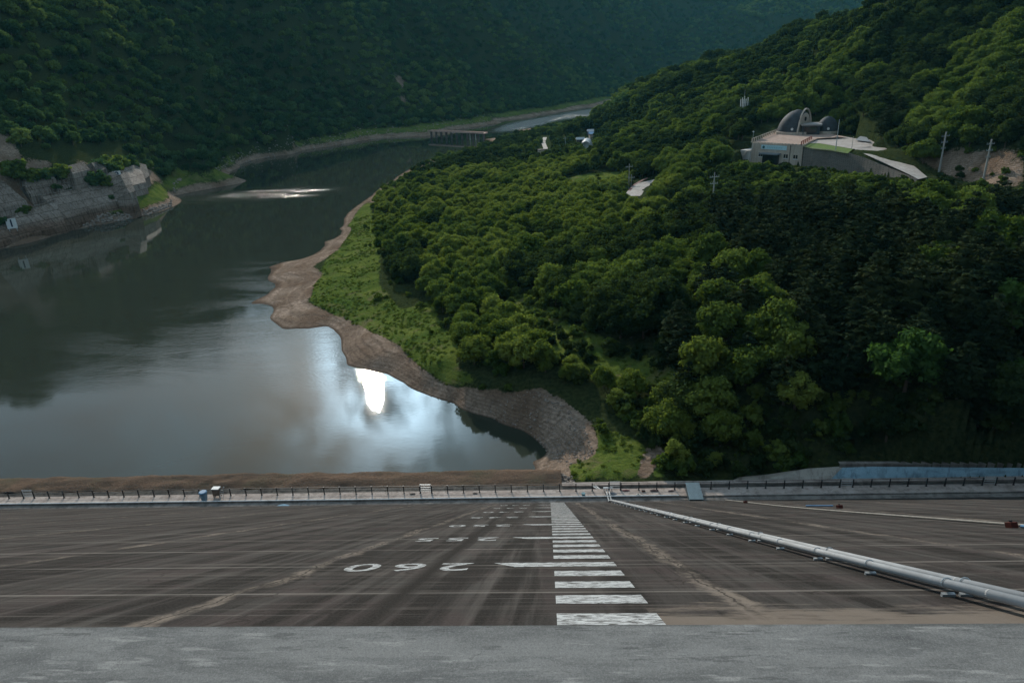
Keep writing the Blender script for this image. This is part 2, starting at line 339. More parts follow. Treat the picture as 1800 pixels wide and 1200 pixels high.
# rock scars of the far bank
SCAR = [[(-40,180),(20,240),(40,290),(70,300),(60,325),(-40,330)],[(700,180),(716,140),(690,128),(722,190)]]
for p in SCAR: ba[inpoly(GPX, GPY, p) & (DD > 280)] = 1
ba[inpoly(GPX, GPY, [(1590,262),(1800,262),(1800,330),(1690,318),(1640,300)]) & (DD > 150)] = .8
def blur(a, n=2):
    for _ in range(n):
        b = np.pad(a, 1, mode='edge'); a = (b[1:-1, 1:-1]*2+b[:-2, 1:-1]+b[2:, 1:-1]+b[1:-1, :-2]+b[1:-1, 2:])/6
    return a
gr = blur(gr, 7); ba = blur(ba, 4)

# ------------------------------------------------------------------ ground material
gm, t, b = mat('land', .95, .0); N = NT(t)
co = N.coord(out='Object')
geo = N.n('ShaderNodeNewGeometry'); sep = N.n('ShaderNodeSeparateXYZ', {0: geo.outputs['Position']})
ag = N.n('ShaderNodeAttribute', attribute_name='grass').outputs['Fac']; ab = N.n('ShaderNodeAttribute', attribute_name='bare').outputs['Fac']
n1 = N.noise(co, .35, 6, .6); n2 = N.noise(co, 1.6, 6, .65); n3 = N.noise(co, .09, 5, .6, .6); n4 = N.noise(co, 6, 4, .7)
forest = N.mix(N.ramp(n2, (.35, 0), (.65, 1)), (.016, .026, .010), (.050, .060, .024))
grass = N.mix(N.ramp(N.math('ADD', N.math('MULTIPLY', n1, .5), N.math('MULTIPLY', n3, .5)), (.38, 0), (.62, 1)), (.050, .084, .018), (.135, .160, .036))
grass = N.mix(N.ramp(n2, (.45, 0), (.7, .5)), grass, (.045, .085, .015))
grass = N.mix(N.ramp(N.noise(co, .22, 5, .65, 1.0), (.54, 0), (.66, .65)), grass, (.15, .12, .07))
# drawn-down mud: bands left at each water level, pale where dry
lv = N.n('ShaderNodeTexWave', {'Vector': N.n('ShaderNodeCombineXYZ', {2: N.math('ADD', N.math('MULTIPLY', sep.outputs[2], 1.0), N.math('MULTIPLY', n3, .35))}).outputs[0], 'Scale': .8, 'Distortion': 3.5, 'Detail': 3, 'Detail Scale': .6}, bands_direction='Z').outputs['Fac']
mud = N.mix(N.ramp(n3, (.35, 0), (.65, 1)), (.17, .11, .074), (.42, .32, .25))
mud = N.mix(N.ramp(N.noise(co, .5, 6, .7, 2.5), (.4, 0), (.62, .75)), mud, (.11, .078, .056))
mud = N.mix(N.math('MULTIPLY', lv, .4), mud, (.1, .07, .052))
mud = N.mix(N.ramp(n4, (.5, 0), (.72, .35)), mud, (.32, .24, .18))
mud = N.mix(N.math('MULTIPLY', N.ramp(N.n('ShaderNodeTexVoronoi', {'Vector': co, 'Scale': 1.7}).outputs['Distance'], (.1, .8), (.22, 0)), N.ramp(n1, (.5, 0), (.62, 1))), mud, (.38, .32, .27))
wet = N.ramp(N.math('ADD', sep.outputs[2], N.math('MULTIPLY', n2, .1)), (.05, 1), (.28, 0))
mud = N.mix(N.math('MULTIPLY', wet, .75), mud, (.07, .05, .038))
jit = N.math('MULTIPLY', N.math('SUBTRACT', n2, .5), .9); jit2 = N.math('MULTIPLY', N.math('SUBTRACT', n1, .5), .7)
fg = N.ramp(N.math('ADD', ag, N.math('ADD', jit, jit2)), (.42, 0), (.58, 1)); fb = N.ramp(N.math('ADD', ab, N.math('ADD', jit, jit2)), (.40, 0), (.56, 1))
col = N.mix(fg, forest, grass); col = N.mix(fb, col, mud)
t.links.new(col, b.inputs['Base Color'])
t.links.new(N.math('SUBTRACT', .95, N.math('MULTIPLY', wet, .5)), b.inputs['Roughness'])
t.links.new(N.bump(N.math('ADD', N.math('ADD', N.math('MULTIPLY', n2, 1.5), N.math('MULTIPLY', n4, .5)), N.math('MULTIPLY', lv, .12)), .9, .35), b.inputs['Normal'])
gme = np_mesh('land', np.stack([GX, GY, GZ], -1).reshape(-1, 3), FQ, gm, True)
for nm, arr in (('grass', gr), ('bare', ba)):
    a = gme.attributes.new(nm, 'FLOAT', 'POINT'); a.data.foreach_set('value', arr.astype(np.float32).ravel())
land = bpy.data.objects.new('ground', gme); COL.objects.link(land); tag(land, kind='structure')
# the wide sheet under everything, out to the horizon (the reservoir hides it near by)
o = MB().add([(-9000,-4000,-14),(9000,-4000,-14),(9000,12000,-14),(-9000,12000,-14)], [(0,1,2,3)]).build('ground_sheet', gm); tag(o, kind='structure')

# ------------------------------------------------------------------ water
wm, t, b = mat('reservoir_water', .04, .5); N = NT(t); co = N.coord()
b.inputs['IOR'].default_value = 1.33
b.inputs['Base Color'].default_value = (.026, .031, .023, 1)
geo = N.n('ShaderNodeNewGeometry').outputs['Position']
def blob(cx, cy, rx, ry, rot=0.0, soft=.6):
    mp_ = N.n('ShaderNodeMapping', {0: geo, 1: (cx, cy, 0), 2: (0, 0, rot), 3: (rx, ry, 1)}, vector_type='TEXTURE').outputs[0]
    xy = N.n('ShaderNodeVectorMath', {0: mp_, 1: (1, 1, 0)}, operation='MULTIPLY').outputs[0]
    ln = N.n('ShaderNodeVectorMath', {0: xy}, operation='LENGTH').outputs['Value']
    return N.math('SUBTRACT', 1.0, N.math('DIVIDE', N.math('SUBTRACT', ln, 1-soft), soft), clamp=True)
w1 = at_z(462, 342, 0); w2 = at_z(300, 620, 0); w3 = at_z(430, 500, 0); w4 = at_z(930, 217, 0)
patch = N.math('ADD', N.math('MULTIPLY', blob(w1[0], w1[1], 46, 26, .1), 1.0), N.math('ADD', N.math('MULTIPLY', blob(w2[0], w2[1], 60, 26, -.1), .16), N.math('MULTIPLY', blob(w3[0], w3[1], 75, 50, .2), .2)))
w5 = at_z(1035, 198, 0)
up_ = N.math('ADD', blob(w4[0], w4[1], 26, 110, -.28, .5), blob(w5[0], w5[1], 40, 130, -.4, .5), clamp=True)
ps = N.noise(N.coord((.03, .09, 1), out='Object'), 1.0, 4, .6, .8)
patch = N.math('MULTIPLY', patch, N.ramp(ps, (.38, .15), (.6, 1)))
patch = N.math('ADD', patch, N.math('MULTIPLY', up_, 2.2))
r1 = N.noise(N.coord((1.1, 2.6, 1)), 1.0, 3, .6, .3); r2_ = N.noise(N.coord((.25, .55, 1)), 1.0, 3, .5)
hgt = N.math('ADD', N.math('MULTIPLY', r1, N.math('ADD', N.math('MULTIPLY', patch, .85), .012)), N.math('MULTIPLY', r2_, .02))
t.links.new(N.bump(hgt, 1.0, .16), b.inputs['Normal'])
t.links.new(N.math('ADD', N.math('MULTIPLY', patch, .12), .018), b.inputs['Roughness'])
o = MB().add([(-1500,60,0),(1500,60,0),(1500,2500,0),(-1500,2500,0)], [(0,1,2,3)]).build('reservoir_water', wm); tag(o, kind='structure')
# ------------------------------------------------------------------ trees: shapes
def leaf_mat(name, c0, c1, trans=.35, hue=.0):
    m_ = bpy.data.materials.new(name); m_.use_nodes = True; t = m_.node_tree; t.nodes.clear(); N = NT(t)
    oi = N.n('ShaderNodeObjectInfo').outputs['Random']
    nn = N.noise(N.coord(out='Object'), .55, 3, .6)
    gpos = N.n('ShaderNodeNewGeometry').outputs['Position']; stand = N.math('MULTIPLY', N.math('SUBTRACT', N.noise(gpos, .022, 4, .6), .5), 1.6)
    f = N.math('ADD', N.math('ADD', N.math('MULTIPLY', oi, .85), stand), N.math('MULTIPLY', N.math('SUBTRACT', nn, .5), 1.1), clamp=True)
    c = N.mix(f, c0, c1)
    tr = tuple(min(1, x*k) for x, k in zip(c1, (1.25, 1.35, .7)))
    d = N.n('ShaderNodeBsdfDiffuse', {'Color': c}); tl = N.n('ShaderNodeBsdfTranslucent', {'Color': N.mix(.5, c, tr)})
    gls = N.n('ShaderNodeBsdfGlossy', {'Color': (.8, .85, .8, 1), 'Roughness': .7})
    mx_ = N.n('ShaderNodeMixShader', {0: trans, 1: d.outputs[0], 2: tl.outputs[0]})
    m2 = N.n('ShaderNodeMixShader', {0: .006, 1: mx_.outputs[0], 2: gls.outputs[0]})
    N.n('ShaderNodeOutputMaterial', {'Surface': m2.outputs[0]})
    return m_
LM = {'light': leaf_mat('leaves_pale_green', (.065, .105, .016), (.21, .25, .050)),  # own pale tone; this and mid brightened to paint sunlit crowns
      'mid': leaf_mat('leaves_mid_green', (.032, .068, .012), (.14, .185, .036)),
      'dark': leaf_mat('leaves_dark_green', (.009, .024, .007), (.055, .082, .020)),  # own dark tone; this and pine lowered to paint shade on the right
      'pine': leaf_mat('pine_needles', (.009, .021, .009), (.036, .050, .018), .2),
      'bright': leaf_mat('leaves_fresh_green', (.028, .075, .016), (.065, .125, .028), .4),
      'far': leaf_mat('leaves_distant_wood', (.015, .048, .018), (.090, .150, .050), .3),
      'ridge_lit': leaf_mat('leaves_ridge_painted_light', (.055, .105, .024), (.165, .215, .060), .3),  # lighter leaves whose colour stands in for light on the mountain ridges
      'weed': leaf_mat('weeds', (.042, .080, .015), (.115, .15, .028), .35)}
bark, _t, _b = mat('bark', .9, .2); _N = NT(_t)
_t.links.new(_N.mix(_N.noise(_N.coord(scale=(4, 4, .6)), 2, 5), (.05, .035, .025), (.17, .13, .10)), _b.inputs['Base Color'])

def quads(P, Nn, size, asp, r):
    """leaf-clump quads at P with normals Nn"""
    n = len(P); up = r.normal(size=(n, 3)); a = np.cross(Nn, up); a /= np.linalg.norm(a, axis=1, keepdims=True)+1e-9
    bb = np.cross(Nn, a); s = size*(r.uniform(.6, 1.35, n))[:, None]; k = asp
    V = np.stack([P-a*s*.5*k, P-bb*s*.5+a*s*.12, P+a*s*.5*k+Nn*s*.12, P+bb*s*.5], 1).reshape(-1, 3)
    return V, np.arange(n*4).reshape(n, 4)
def ico_lump(c, rad, r, sub=1):
    """lumpy low ball used for the dense inside of a clump"""
    nu, nv = 6, 4; V = []; 
    for j in range(nv+1):
        ph = math.pi*j/nv
        for i in range(nu):
            th = 2*math.pi*(i+.5*(j & 1))/nu; k = rad*r.uniform(.8, 1.1)
            V.append((c[0]+k*math.sin(ph)*math.cos(th), c[1]+k*math.sin(ph)*math.sin(th), c[2]+k*.85*math.cos(ph)))
    F = [(j*nu+i, j*nu+(i+1) % nu, (j+1)*nu+(i+1) % nu, (j+1)*nu+i) for j in range(nv) for i in range(nu)]
    return np.array(V), np.array(F)
def join(parts):
    V = []; F = []; n = 0
    for v, f in parts: V.append(v); F.append(f+n); n += len(v)
    return np.concatenate(V), np.concatenate(F)
def crown_broad(seed, R=3.0, base=1.6, top=6.5, nl=16, nleaf=1700, ls=.5, flat=1.0):
    r = np.random.default_rng(seed); C = []; parts = []
    cz = (base+top)/2; hz = (top-base)/2; sk = r.uniform(-.28, .28, 2); ax_ = r.uniform(.8, 1.22)
    for i in range(nl):
        u = (i+.5)/nl; phi = i*2.39996+r.uniform(-.6, .6); zz = 1-1.6*u; q = math.sqrt(max(0, 1-zz*zz))
        k = r.uniform(.45, .98); rad = R*r.uniform(.19, .42)
        C.append((R*k*q*math.cos(phi)*ax_+sk[0]*R*zz, R*k*q*math.sin(phi)/ax_+sk[1]*R*zz, cz+hz*zz*r.uniform(.6, 1.08)*flat, rad))
    C.append((0, 0, cz, R*.5)); C = np.array(C)
    for c in C: parts.append(ico_lump(c[:3], c[3]*.72, r))
    w = C[:, 3]**2; w /= w.sum(); ch = r.choice(len(C), nleaf, p=w)
    d = r.normal(size=(nleaf, 3)); d[:, 2] += .35; d /= np.linalg.norm(d, axis=1, keepdims=True)
    P = C[ch, :3]+d*C[ch, 3:4]*(r.uniform(.7, 1.12, (nleaf, 1))+.4*r.random((nleaf, 1))**4)*np.array([1, 1, .8])
    nn = d+r.normal(size=(nleaf, 3))*.55; nn /= np.linalg.norm(nn, axis=1, keepdims=True)
    parts.append(quads(P, nn, ls, 1.3, r))
    return join(parts)
def crown_pine(seed, R=3.3, base=2.5, top=12.0, lev=11, per=9, npb=24, ls=.5):
    r = np.random.default_rng(seed); P = []; Nn = []; parts = []
    for k in range(lev):
        u = k/(lev-1); z = base+(top-base)*u; rr = R*(1-u**1.6)**.8*r.uniform(.7, 1.15)+.5
        ph0 = r.uniform(0, 6.28)
        nb = max(4, int(per*(1-u*.5)))
        for j in range(nb):
            ph = ph0+6.283*j/nb+r.uniform(-.25, .25); ln = rr*r.uniform(.65, 1.15); rise = r.uniform(-.05, .28)
            n = int(npb*(.4+.6*ln/R)); s = r.uniform(.15, 1, n)**.7*ln; wd = (.16+.25*(s/ln))*ln*.9
            off = r.uniform(-1, 1, n)*wd*.6
            x = s*math.cos(ph)-off*math.sin(ph); y = s*math.sin(ph)+off*math.cos(ph)
            P.append(np.stack([x, y, z+s*rise+r.normal(size=n)*.10-(s/ln)**2*.25], 1))
            q = r.normal(size=(n, 3))*.38; q[:, 2] += 1; Nn.append(q)
    P = np.concatenate(P); Nn = np.concatenate(Nn); Nn /= np.linalg.norm(Nn, axis=1, keepdims=True)
    parts.append(quads(P, Nn, ls, 1.5, r))
    for k in range(5):
        u = k/5; z = base+.4+(top-base)*u; parts.append(ico_lump((r.uniform(-.2, .2), r.uniform(-.2, .2), z), (R*(1-u)**.8)*.42+.2, r))
    return join(parts)
def trunk_mesh(seed, h, r0, R, base, limbs=5):
    r = random.Random(seed); mb = MB()
    pts = [(0, 0, -.6)]; x = y = 0
    for k in range(1, 5):
        x += r.uniform(-.12, .12); y += r.uniform(-.12, .12); pts.append((x, y, h*k/4))
    mb.tube(pts, [r0*1.25, r0, r0*.8, r0*.55, r0*.2], 7)
    for k in range(limbs):
        z = base+(h-base)*(k/limbs)*.7; a = k*2.4+r.uniform(-.4, .4); q = R*r.uniform(.45, .75)
        mb.tube([(x*.6, y*.6, z), (q*.5*math.cos(a), q*.5*math.sin(a), z+q*.35), (q*math.cos(a), q*math.sin(a), z+q*.7)], [r0*.42, r0*.28, r0*.08], 5)
    V = np.array([tuple(p) for p in mb.v]); quad = [f for f in mb.f if len(f) == 4]
    return V, np.array(quad)
VAR = {}          # kind -> list of (crown V,F, trunk V,F)
VAR['broad'] = [(crown_broad(10+i, 3.0+.15*(i % 3), .9, 5.6+.45*(i % 4), 22+2*i, 3400, .36), trunk_mesh(i, 4.6, .17, 3, 1.2)) for i in range(7)]
VAR['pine'] = [(crown_pine(30+i, 3.5+.3*i, 1.8, 8.6+.6*i, 9+i % 3, 8, 44, .46), trunk_mesh(20+i, 8.2, .2, 1.8, 2.5, 4)) for i in range(4)]
VAR['bush'] = [(crown_broad(50+i, 1.3, .0, 1.8, 9, 520, .34), trunk_mesh(40+i, 1.2, .05, 1.0, .2, 4)) for i in range(3)]
VAR['coarse'] = [(crown_broad(70+i, 4.3, 1.0, 7.6, 19, 1100, .74), trunk_mesh(60+i, 6, .22, 3, 2, 3)) for i in range(4)]
VAR['weed'] = [(quads(*(lambda r: (np.stack([r.normal(size=60)*.45, r.normal(size=60)*.45, r.uniform(.05, .55, 60)], 1), (lambda q: q/np.linalg.norm(q, axis=1, keepdims=True))(r.normal(size=(60, 3))+np.array([0, -.3, .5]))))(np.random.default_rng(90+i)), .34, 1.6, np.random.default_rng(i)), (np.zeros((0, 3)), np.zeros((0, 4), int))) for i in range(3)]
_mc = {}
def crown_mesh(kind, i, tone):
    k = ('c', kind, i, tone)
    if k not in _mc: _mc[k] = np_mesh('crown', *VAR[kind][i][0], LM[tone])
    return _mc[k]
def trunk_me(kind, i):
    k = ('t', kind, i)
    if k not in _mc: _mc[k] = np_mesh('trunk', *VAR[kind][i][1], bark, True)
    return _mc[k]
def whole_mesh(kind, i, tone):
    k = ('w', kind, i, tone)
    if k not in _mc:
        (cv, cf), (tv, tf) = VAR[kind][i]; V, F = join([(cv, cf), (tv, tf)]) if len(tv) else (cv, cf)
        me = np_mesh('tree_'+kind, V, F, LM[tone]); me.materials.append(bark)
        me.polygons.foreach_set('material_index', np.r_[np.zeros(len(cf), int), np.ones(len(F)-len(cf), int)])
        _mc[k] = me
    return _mc[k]

# ------------------------------------------------------------------ trees: where they stand
FXS = [p[0] for p in SH_FAR]; FYS = [p[1] for p in SH_FAR]
_nn = [p for p in SH_NEAR if p[1] <= 346 and p[0] >= 650]; NXS = [p[0] for p in _nn]; NYS = [p[1] for p in _nn]
WOOD = [(652,338),(660,400),(668,446),(692,492),(735,512),(775,548),(793,592),(822,642),(872,664),(950,666),(1012,688),(1080,728),(1135,762),(1180,800),(1188,828),(1290,832),(1350,822),(1480,804),(1830,796),(3500,900),(3500,-900),(600,-900),(600,200)]
NOTREE = [[(1622,275),(1815,282),(1815,358),(1700,356),(1640,340)], [(1270,268),(1300,262),(1312,232),(1375,217),(1440,217),(1462,236),(1530,241),(1545,243),(1640,300),(1650,322),(1600,342),(1560,342),(1500,340),(1420,335),(1420,312),(1300,306),(1270,296)],
          [(1095,352),(1105,322),(1150,306),(1160,318),(1150,350),(1120,362)], [(948,238),(972,238),(972,275),(948,275)], [(1018,238),(1050,238),(1050,272),(1018,272)], [(1005,212),(1045,212),(1045,220),(1005,220)]]
GLADE = SCRUB+FIELD
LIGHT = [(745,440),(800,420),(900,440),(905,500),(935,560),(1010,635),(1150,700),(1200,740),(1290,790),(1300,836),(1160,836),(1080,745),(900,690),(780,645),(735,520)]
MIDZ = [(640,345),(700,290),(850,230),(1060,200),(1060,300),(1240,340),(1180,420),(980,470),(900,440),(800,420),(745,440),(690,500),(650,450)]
def scatter(x0, x1, y0, y1, s, r):
    nx = int((x1-x0)/s); ny = int((y1-y0)/s); gx, gy = np.meshgrid(np.arange(nx), np.arange(ny))
    X = x0+(gx+.5*(gy & 1)+r.uniform(-.46, .46, gx.shape))*s; Y = y0+(gy+r.uniform(-.46, .46, gx.shape))*s
    return X.ravel(), Y.ravel()
def cand(x0, x1, y0, y1, s, dmin, dmax, seed):
    r = np.random.default_rng(seed); X, Y = scatter(x0, x1, y0, y1, s, r); D = np.hypot(X, Y); A = np.degrees(np.arctan2(X, Y))
    k = (D >= dmin) & (D < dmax) & (A > -50) & (A < 44); X, Y = X[k], Y[k]; Z = H(X, Y)
    k = Z > .6; X, Y, Z = X[k], Y[k], Z[k]; px, py, _ = proj(np.stack([X, Y, Z], 1)); return X, Y, Z, px, py, np.hypot(X, Y), r
T = {k: [] for k in ('x', 'y', 'z', 's', 'kind', 'tone', 'v', 'px', 'py', 'hw')}
def put(X, Y, Z, s, kind, tone, v, px, py):
    n = len(X)
    for k, a in zip(('x', 'y', 'z', 's', 'v', 'px', 'py'), (X, Y, Z, s, v, px, py)): T[k].append(np.asarray(a))
    T['kind'].append(np.array([kind]*n, dtype=object) if isinstance(kind, str) else kind)
    T['tone'].append(np.array([tone]*n, dtype=object) if isinstance(tone, str) else tone)
# near side, to 330 m
for (s, d0, d1, seed) in ((3.5, 62, 175, 1), (4.0, 175, 330, 2)):
    X, Y, Z, px, py, D, r = cand(-120, 260, 60, 330, s, d0, d1, seed)
    ny = np.interp(px, NXS, NYS)
    k = inpoly(px, py, WOOD) & ~((px < 1110) & (py < ny+2)) & ((px > 645))
    for p in NOTREE: k &= ~inpoly(px, py, p)
    g = np.zeros(len(px), bool)
    for p in GLADE: g |= inpoly(px, py, p)
    k &= ~g | (r.random(len(px)) < .07)
    X, Y, Z, px, py, D, g = [a[k] for a in (X, Y, Z, px, py, D, g)]; n = len(X)
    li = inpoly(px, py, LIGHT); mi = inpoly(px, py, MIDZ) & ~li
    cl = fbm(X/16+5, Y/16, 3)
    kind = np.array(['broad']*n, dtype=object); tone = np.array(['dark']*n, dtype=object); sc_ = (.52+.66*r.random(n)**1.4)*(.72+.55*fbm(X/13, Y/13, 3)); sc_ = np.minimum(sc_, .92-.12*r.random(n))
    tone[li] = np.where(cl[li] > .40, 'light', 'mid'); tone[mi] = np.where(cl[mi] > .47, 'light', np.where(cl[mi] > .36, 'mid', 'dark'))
    rest = ~li & ~mi
    pr = np.clip((px-1120)/220, 0, 1)*np.where((py > 320) & (py < 730), .85, .35)
    isp = rest & (r.random(n)*.55+cl*.6 < pr*.95); kind[isp] = 'pine'; tone[isp] = 'pine'
    rb = rest & ~isp; tone[rb & (cl > .55)] = 'mid'
    sc_[li] *= .88; sc_[mi] *= .82; sc_[rb] *= 1.15; sc_[isp] *= .95
    # keep the trees in front of the hall and its wall low so they stay in view
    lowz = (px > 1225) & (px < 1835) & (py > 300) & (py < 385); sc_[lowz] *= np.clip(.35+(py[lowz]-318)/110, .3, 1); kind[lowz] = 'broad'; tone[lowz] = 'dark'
    edge = (Z < 3.5); sc_[edge] *= .72
    sc_[g] *= .4
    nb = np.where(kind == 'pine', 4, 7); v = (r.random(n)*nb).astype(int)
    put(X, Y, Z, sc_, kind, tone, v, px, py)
    # undergrowth
X, Y, Z, px, py, D, r = cand(-120, 230, 60, 260, 2.3, 62, 250, 5)
k = inpoly(px, py, WOOD); 
for p in NOTREE[2:]: k &= ~inpoly(px, py, p)
k &= ~(inpoly(px, py, [(1236,268),(1300,268),(1300,215),(1385,215),(1480,212),(1520,232),(1545,240),(1640,300),(1650,322),(1600,322),(1450,300),(1420,293),(1300,288),(1236,300)]))
g = np.zeros(len(px), bool)
for p in SCRUB: g |= inpoly(px, py, p)
ed = ~g & (r.random(len(px)) < .28); k &= (g & (r.random(len(px)) < .75)) | ed
X, Y, Z, px, py = [a[k] for a in (X, Y, Z, px, py)]; n = len(X)
put(X, Y, Z, r.uniform(.45, 1.05, n), 'bush', np.where(fbm(X/9, Y/9, 2) > .52, 'mid', 'dark').astype(object), (r.random(n)*3).astype(int), px, py)
THICK = [[(1165,690),(1300,670),(1830,650),(1830,812),(1480,810),(1350,836),(1165,838)],[(1225,282),(1300,293),(1409,303),(1432,306),(1500,314),(1560,322),(1620,327),(1640,330),(1640,352),(1225,336)],[(1060,720),(1165,700),(1165,835),(1130,770)]]
X, Y, Z, px, py, D, r = cand(-10, 130, 66, 250, 1.75, 62, 250, 16); k = np.zeros(len(px), bool)
for p in THICK: k |= inpoly(px, py, p)
k &= r.random(len(px)) < np.where(py > 600, .8, .62)
X, Y, Z, px, py = [a[k] for a in (X, Y, Z, px, py)]; n = len(X)
put(X, Y, Z, np.where(py < 400, r.uniform(.6, 1.35, n), r.uniform(.5, 1.25, n)), 'bush', np.where(fbm(X/6, Y/6, 2) > .5, 'mid', 'dark').astype(object), (r.random(n)*3).astype(int), px, py)
# bushes straggling over the meadow and the far grass
BUSHY = [[(775,642),(850,668),(1000,700),(1062,740),(1105,790),(1072,790),(1040,745),(985,703),(900,692),(810,684)],[(655,500),(700,490),(745,520),(765,545),(700,560),(660,530)],[(770,560),(810,600),(860,660),(800,668),(735,640),(720,600)],[(630,400),(665,400),(665,440),(640,440)],[(1080,735),(1150,780),(1165,800),(1120,780)]]
X, Y, Z, px, py, D, r = cand(-90, 40, 80, 280, 2.6, 62, 280, 6); k = np.zeros(len(px), bool)
for p in BUSHY: k |= inpoly(px, py, p)
k &= r.random(len(px)) < np.where(inpoly(px, py, BUSHY[0]), .8, .13); X, Y, Z, px, py = [a[k] for a in (X, Y, Z, px, py)]; n = len(X)
put(X, Y, Z, r.uniform(.35, .8, n), 'bush', 'mid', (r.random(n)*3).astype(int), px, py)
T = {k: np.concatenate(v) for k, v in T.items() if v}
# beyond: near side past 330 m and the far bank
FAR = []
for (s, d0, d1, seed, bx) in ((4.8, 290, 640, 11, (-480, 420, 120, 640)), (5.8, 640, 1250, 12, (-760, 700, 500, 1250)), (7.6, 1250, 2350, 13, (-1100, 1300, 1000, 2350))):
    X, Y, Z, px, py, D, r = cand(bx[0], bx[1], bx[2], bx[3], s, d0, d1, seed)
    ny = np.interp(px, NXS, NYS); fy = np.interp(px, FXS, FYS)
    nearside = ((px > 650) & (px < 1110) & (py > ny+.5)) | ((px >= 1110) & (D < 620))
    jz = (fbm(X/20, Y/20, 3)-.5)*3
    farside = ~nearside & (Z+jz > 6.3) & ~((px < 330) & (Z < 26+jz*2) & (px > -400) & (D < 380))
    k = (nearside & (Z > .6) & (D >= 330)) | farside
    for p in NOTREE+FIELD+SCAR: k &= ~inpoly(px, py, p) | (D > 900)
    k &= (px > -350) & (px < 2100)
    FAR.append((X[k], Y[k], Z[k], D[k], px[k], nearside[k], r.random(k.sum())))
# the walls' own scrub on the left bank
X, Y, Z, D, px, nsd, rr = [np.concatenate([f[i] for f in FAR]) for i in range(7)]
print('TREES near', len(T['x']), 'far', len(X))

# geometry-nodes scatter: one object for each uncountable mass
def stuff(name, X, Y, Z, S, V, meshes, label, cat, sink=.15):
    me = bpy.data.meshes.new(name); n = len(X); me.vertices.add(n)
    me.vertices.foreach_set('co', np.stack([X, Y, Z-sink], 1).astype(np.float32).ravel())
    for nm, arr, ty in (('size', S, 'FLOAT'), ('pick', V, 'INT'), ('turn', np.random.default_rng(1).uniform(0, 6.28, n), 'FLOAT')):
        a = me.attributes.new(nm, ty, 'POINT'); a.data.foreach_set('value', np.ascontiguousarray(arr, np.int32 if ty == 'INT' else np.float32))
    for q in meshes:
        for mm in q.materials:
            if mm and mm.name not in [x.name for x in me.materials]: me.materials.append(mm)
    o = bpy.data.objects.new(name, me); COL.objects.link(o)
    g = bpy.data.node_groups.new(name, 'GeometryNodeTree')
    g.interface.new_socket('Geometry', in_out='INPUT', socket_type='NodeSocketGeometry'); g.interface.new_socket('Geometry', in_out='OUTPUT', socket_type='NodeSocketGeometry')
    N = NT(g); gi = N.n('NodeGroupInput'); go = N.n('NodeGroupOutput')
    def attr(nm, ty): return N.n('GeometryNodeInputNamedAttribute', {'Name': nm}, data_type=ty)
    at = attr('turn', 'FLOAT').outputs['Attribute']; asz = attr('size', 'FLOAT').outputs['Attribute']; ap = attr('pick', 'INT')
    apk = [s_ for s_ in ap.outputs if s_.name == 'Attribute' and s_.enabled][0]
    rot = N.n('ShaderNodeCombineXYZ', {2: at}).outputs[0]
    jn = N.n('GeometryNodeJoinGeometry')
    pts = N.n('GeometryNodeMeshToPoints', {'Mesh': gi.outputs[0]}).outputs[0]
    for i, q in enumerate(meshes):
        src = bpy.data.objects.new(name+'_source', q)
        oi = N.n('GeometryNodeObjectInfo', {'Object': src, 'As Instance': True})
        cmp = N.n('FunctionNodeCompare', {}, data_type='INT', operation='EQUAL')
        ins = [s_ for s_ in cmp.inputs if s_.type == 'INT']; g.links.new(apk, ins[0]); ins[1].default_value = i
        ip = N.n('GeometryNodeInstanceOnPoints', {'Points': pts, 'Selection': cmp.outputs[0], 'Instance': oi.outputs['Geometry'], 'Rotation': rot})
        g.links.new(asz, ip.inputs['Scale'])
        g.links.new(ip.outputs[0], jn.inputs[0])
    g.links.new(jn.outputs[0], go.inputs[0])
    md = o.modifiers.new('scatter', 'NODES'); md.node_group = g
    return tag(o, label, cat, kind='stuff')

# individual trees: the largest in the picture of each kind; the rest go into one mass per kind
size_px = 1200*np.where(T['kind'] == 'pine', 11, np.where(T['kind'] == 'bush', 1.8, 6.5))*T['s']/np.hypot(T['x'], T['y'])
inv = (T['px'] > -20) & (T['px'] < 1820) & (T['py'] > 0) & (T['py'] < 900)
LAB = {('pine', 'a'): ('dark pine with layered boughs on the steep right slope above the dam', 'pines on the right slope'),
       ('pine', 'b'): ('dark pine standing among leafy trees near the domed hall', 'pines around the hall'),
       ('broad', 'light'): ('round pale green tree in the belt of willows behind the shore meadow', 'pale round trees behind the shore'),
       ('broad', 'mid'): ('round mid green leafy tree on the wooded headland', 'mid green leafy trees'),
       ('broad', 'dark'): ('dense dark green leafy tree in the wood on the right bank', 'dark leafy trees of the right bank'),
       ('bush', 'x'): ('low green bush at the edge of the wood', 'bushes at the edge of the wood')}
NAMES = {'pine': 'pine_tree', 'broad': 'leafy_tree', 'bush': 'bush'}
stuffed = np.ones(len(T['x']), bool)
for kd, lim in (('pine', 300), ('broad', 300), ('bush', 200)):
    ii = np.where((T['kind'] == kd) & inv)[0]; ii = ii[np.argsort(-size_px[ii])][:lim]; stuffed[ii] = False
    for i in ii:
        tn_ = T['tone'][i]; v = int(T['v'][i]); key = (kd, 'a' if T['py'][i] > 350 else 'b') if kd == 'pine' else (kd, tn_) if kd == 'broad' else (kd, 'x')
        e = empty(NAMES[kd], (T['x'][i], T['y'][i], T['z'][i]-.15), random.uniform(0, 6.28)); s_ = float(T['s'][i]); e.scale = (s_, s_, s_*random.uniform(.9, 1.12))
        lb, gp = LAB[key]; tag(e, lb, {'pine': 'pine tree', 'broad': 'tree', 'bush': 'bush'}[kd], gp)
        for nm, me in (('trunk', trunk_me(kd, v)), ('crown', crown_mesh(kd, v, tn_))):
            o = bpy.data.objects.new(nm, me); COL.objects.link(o); o.parent = e
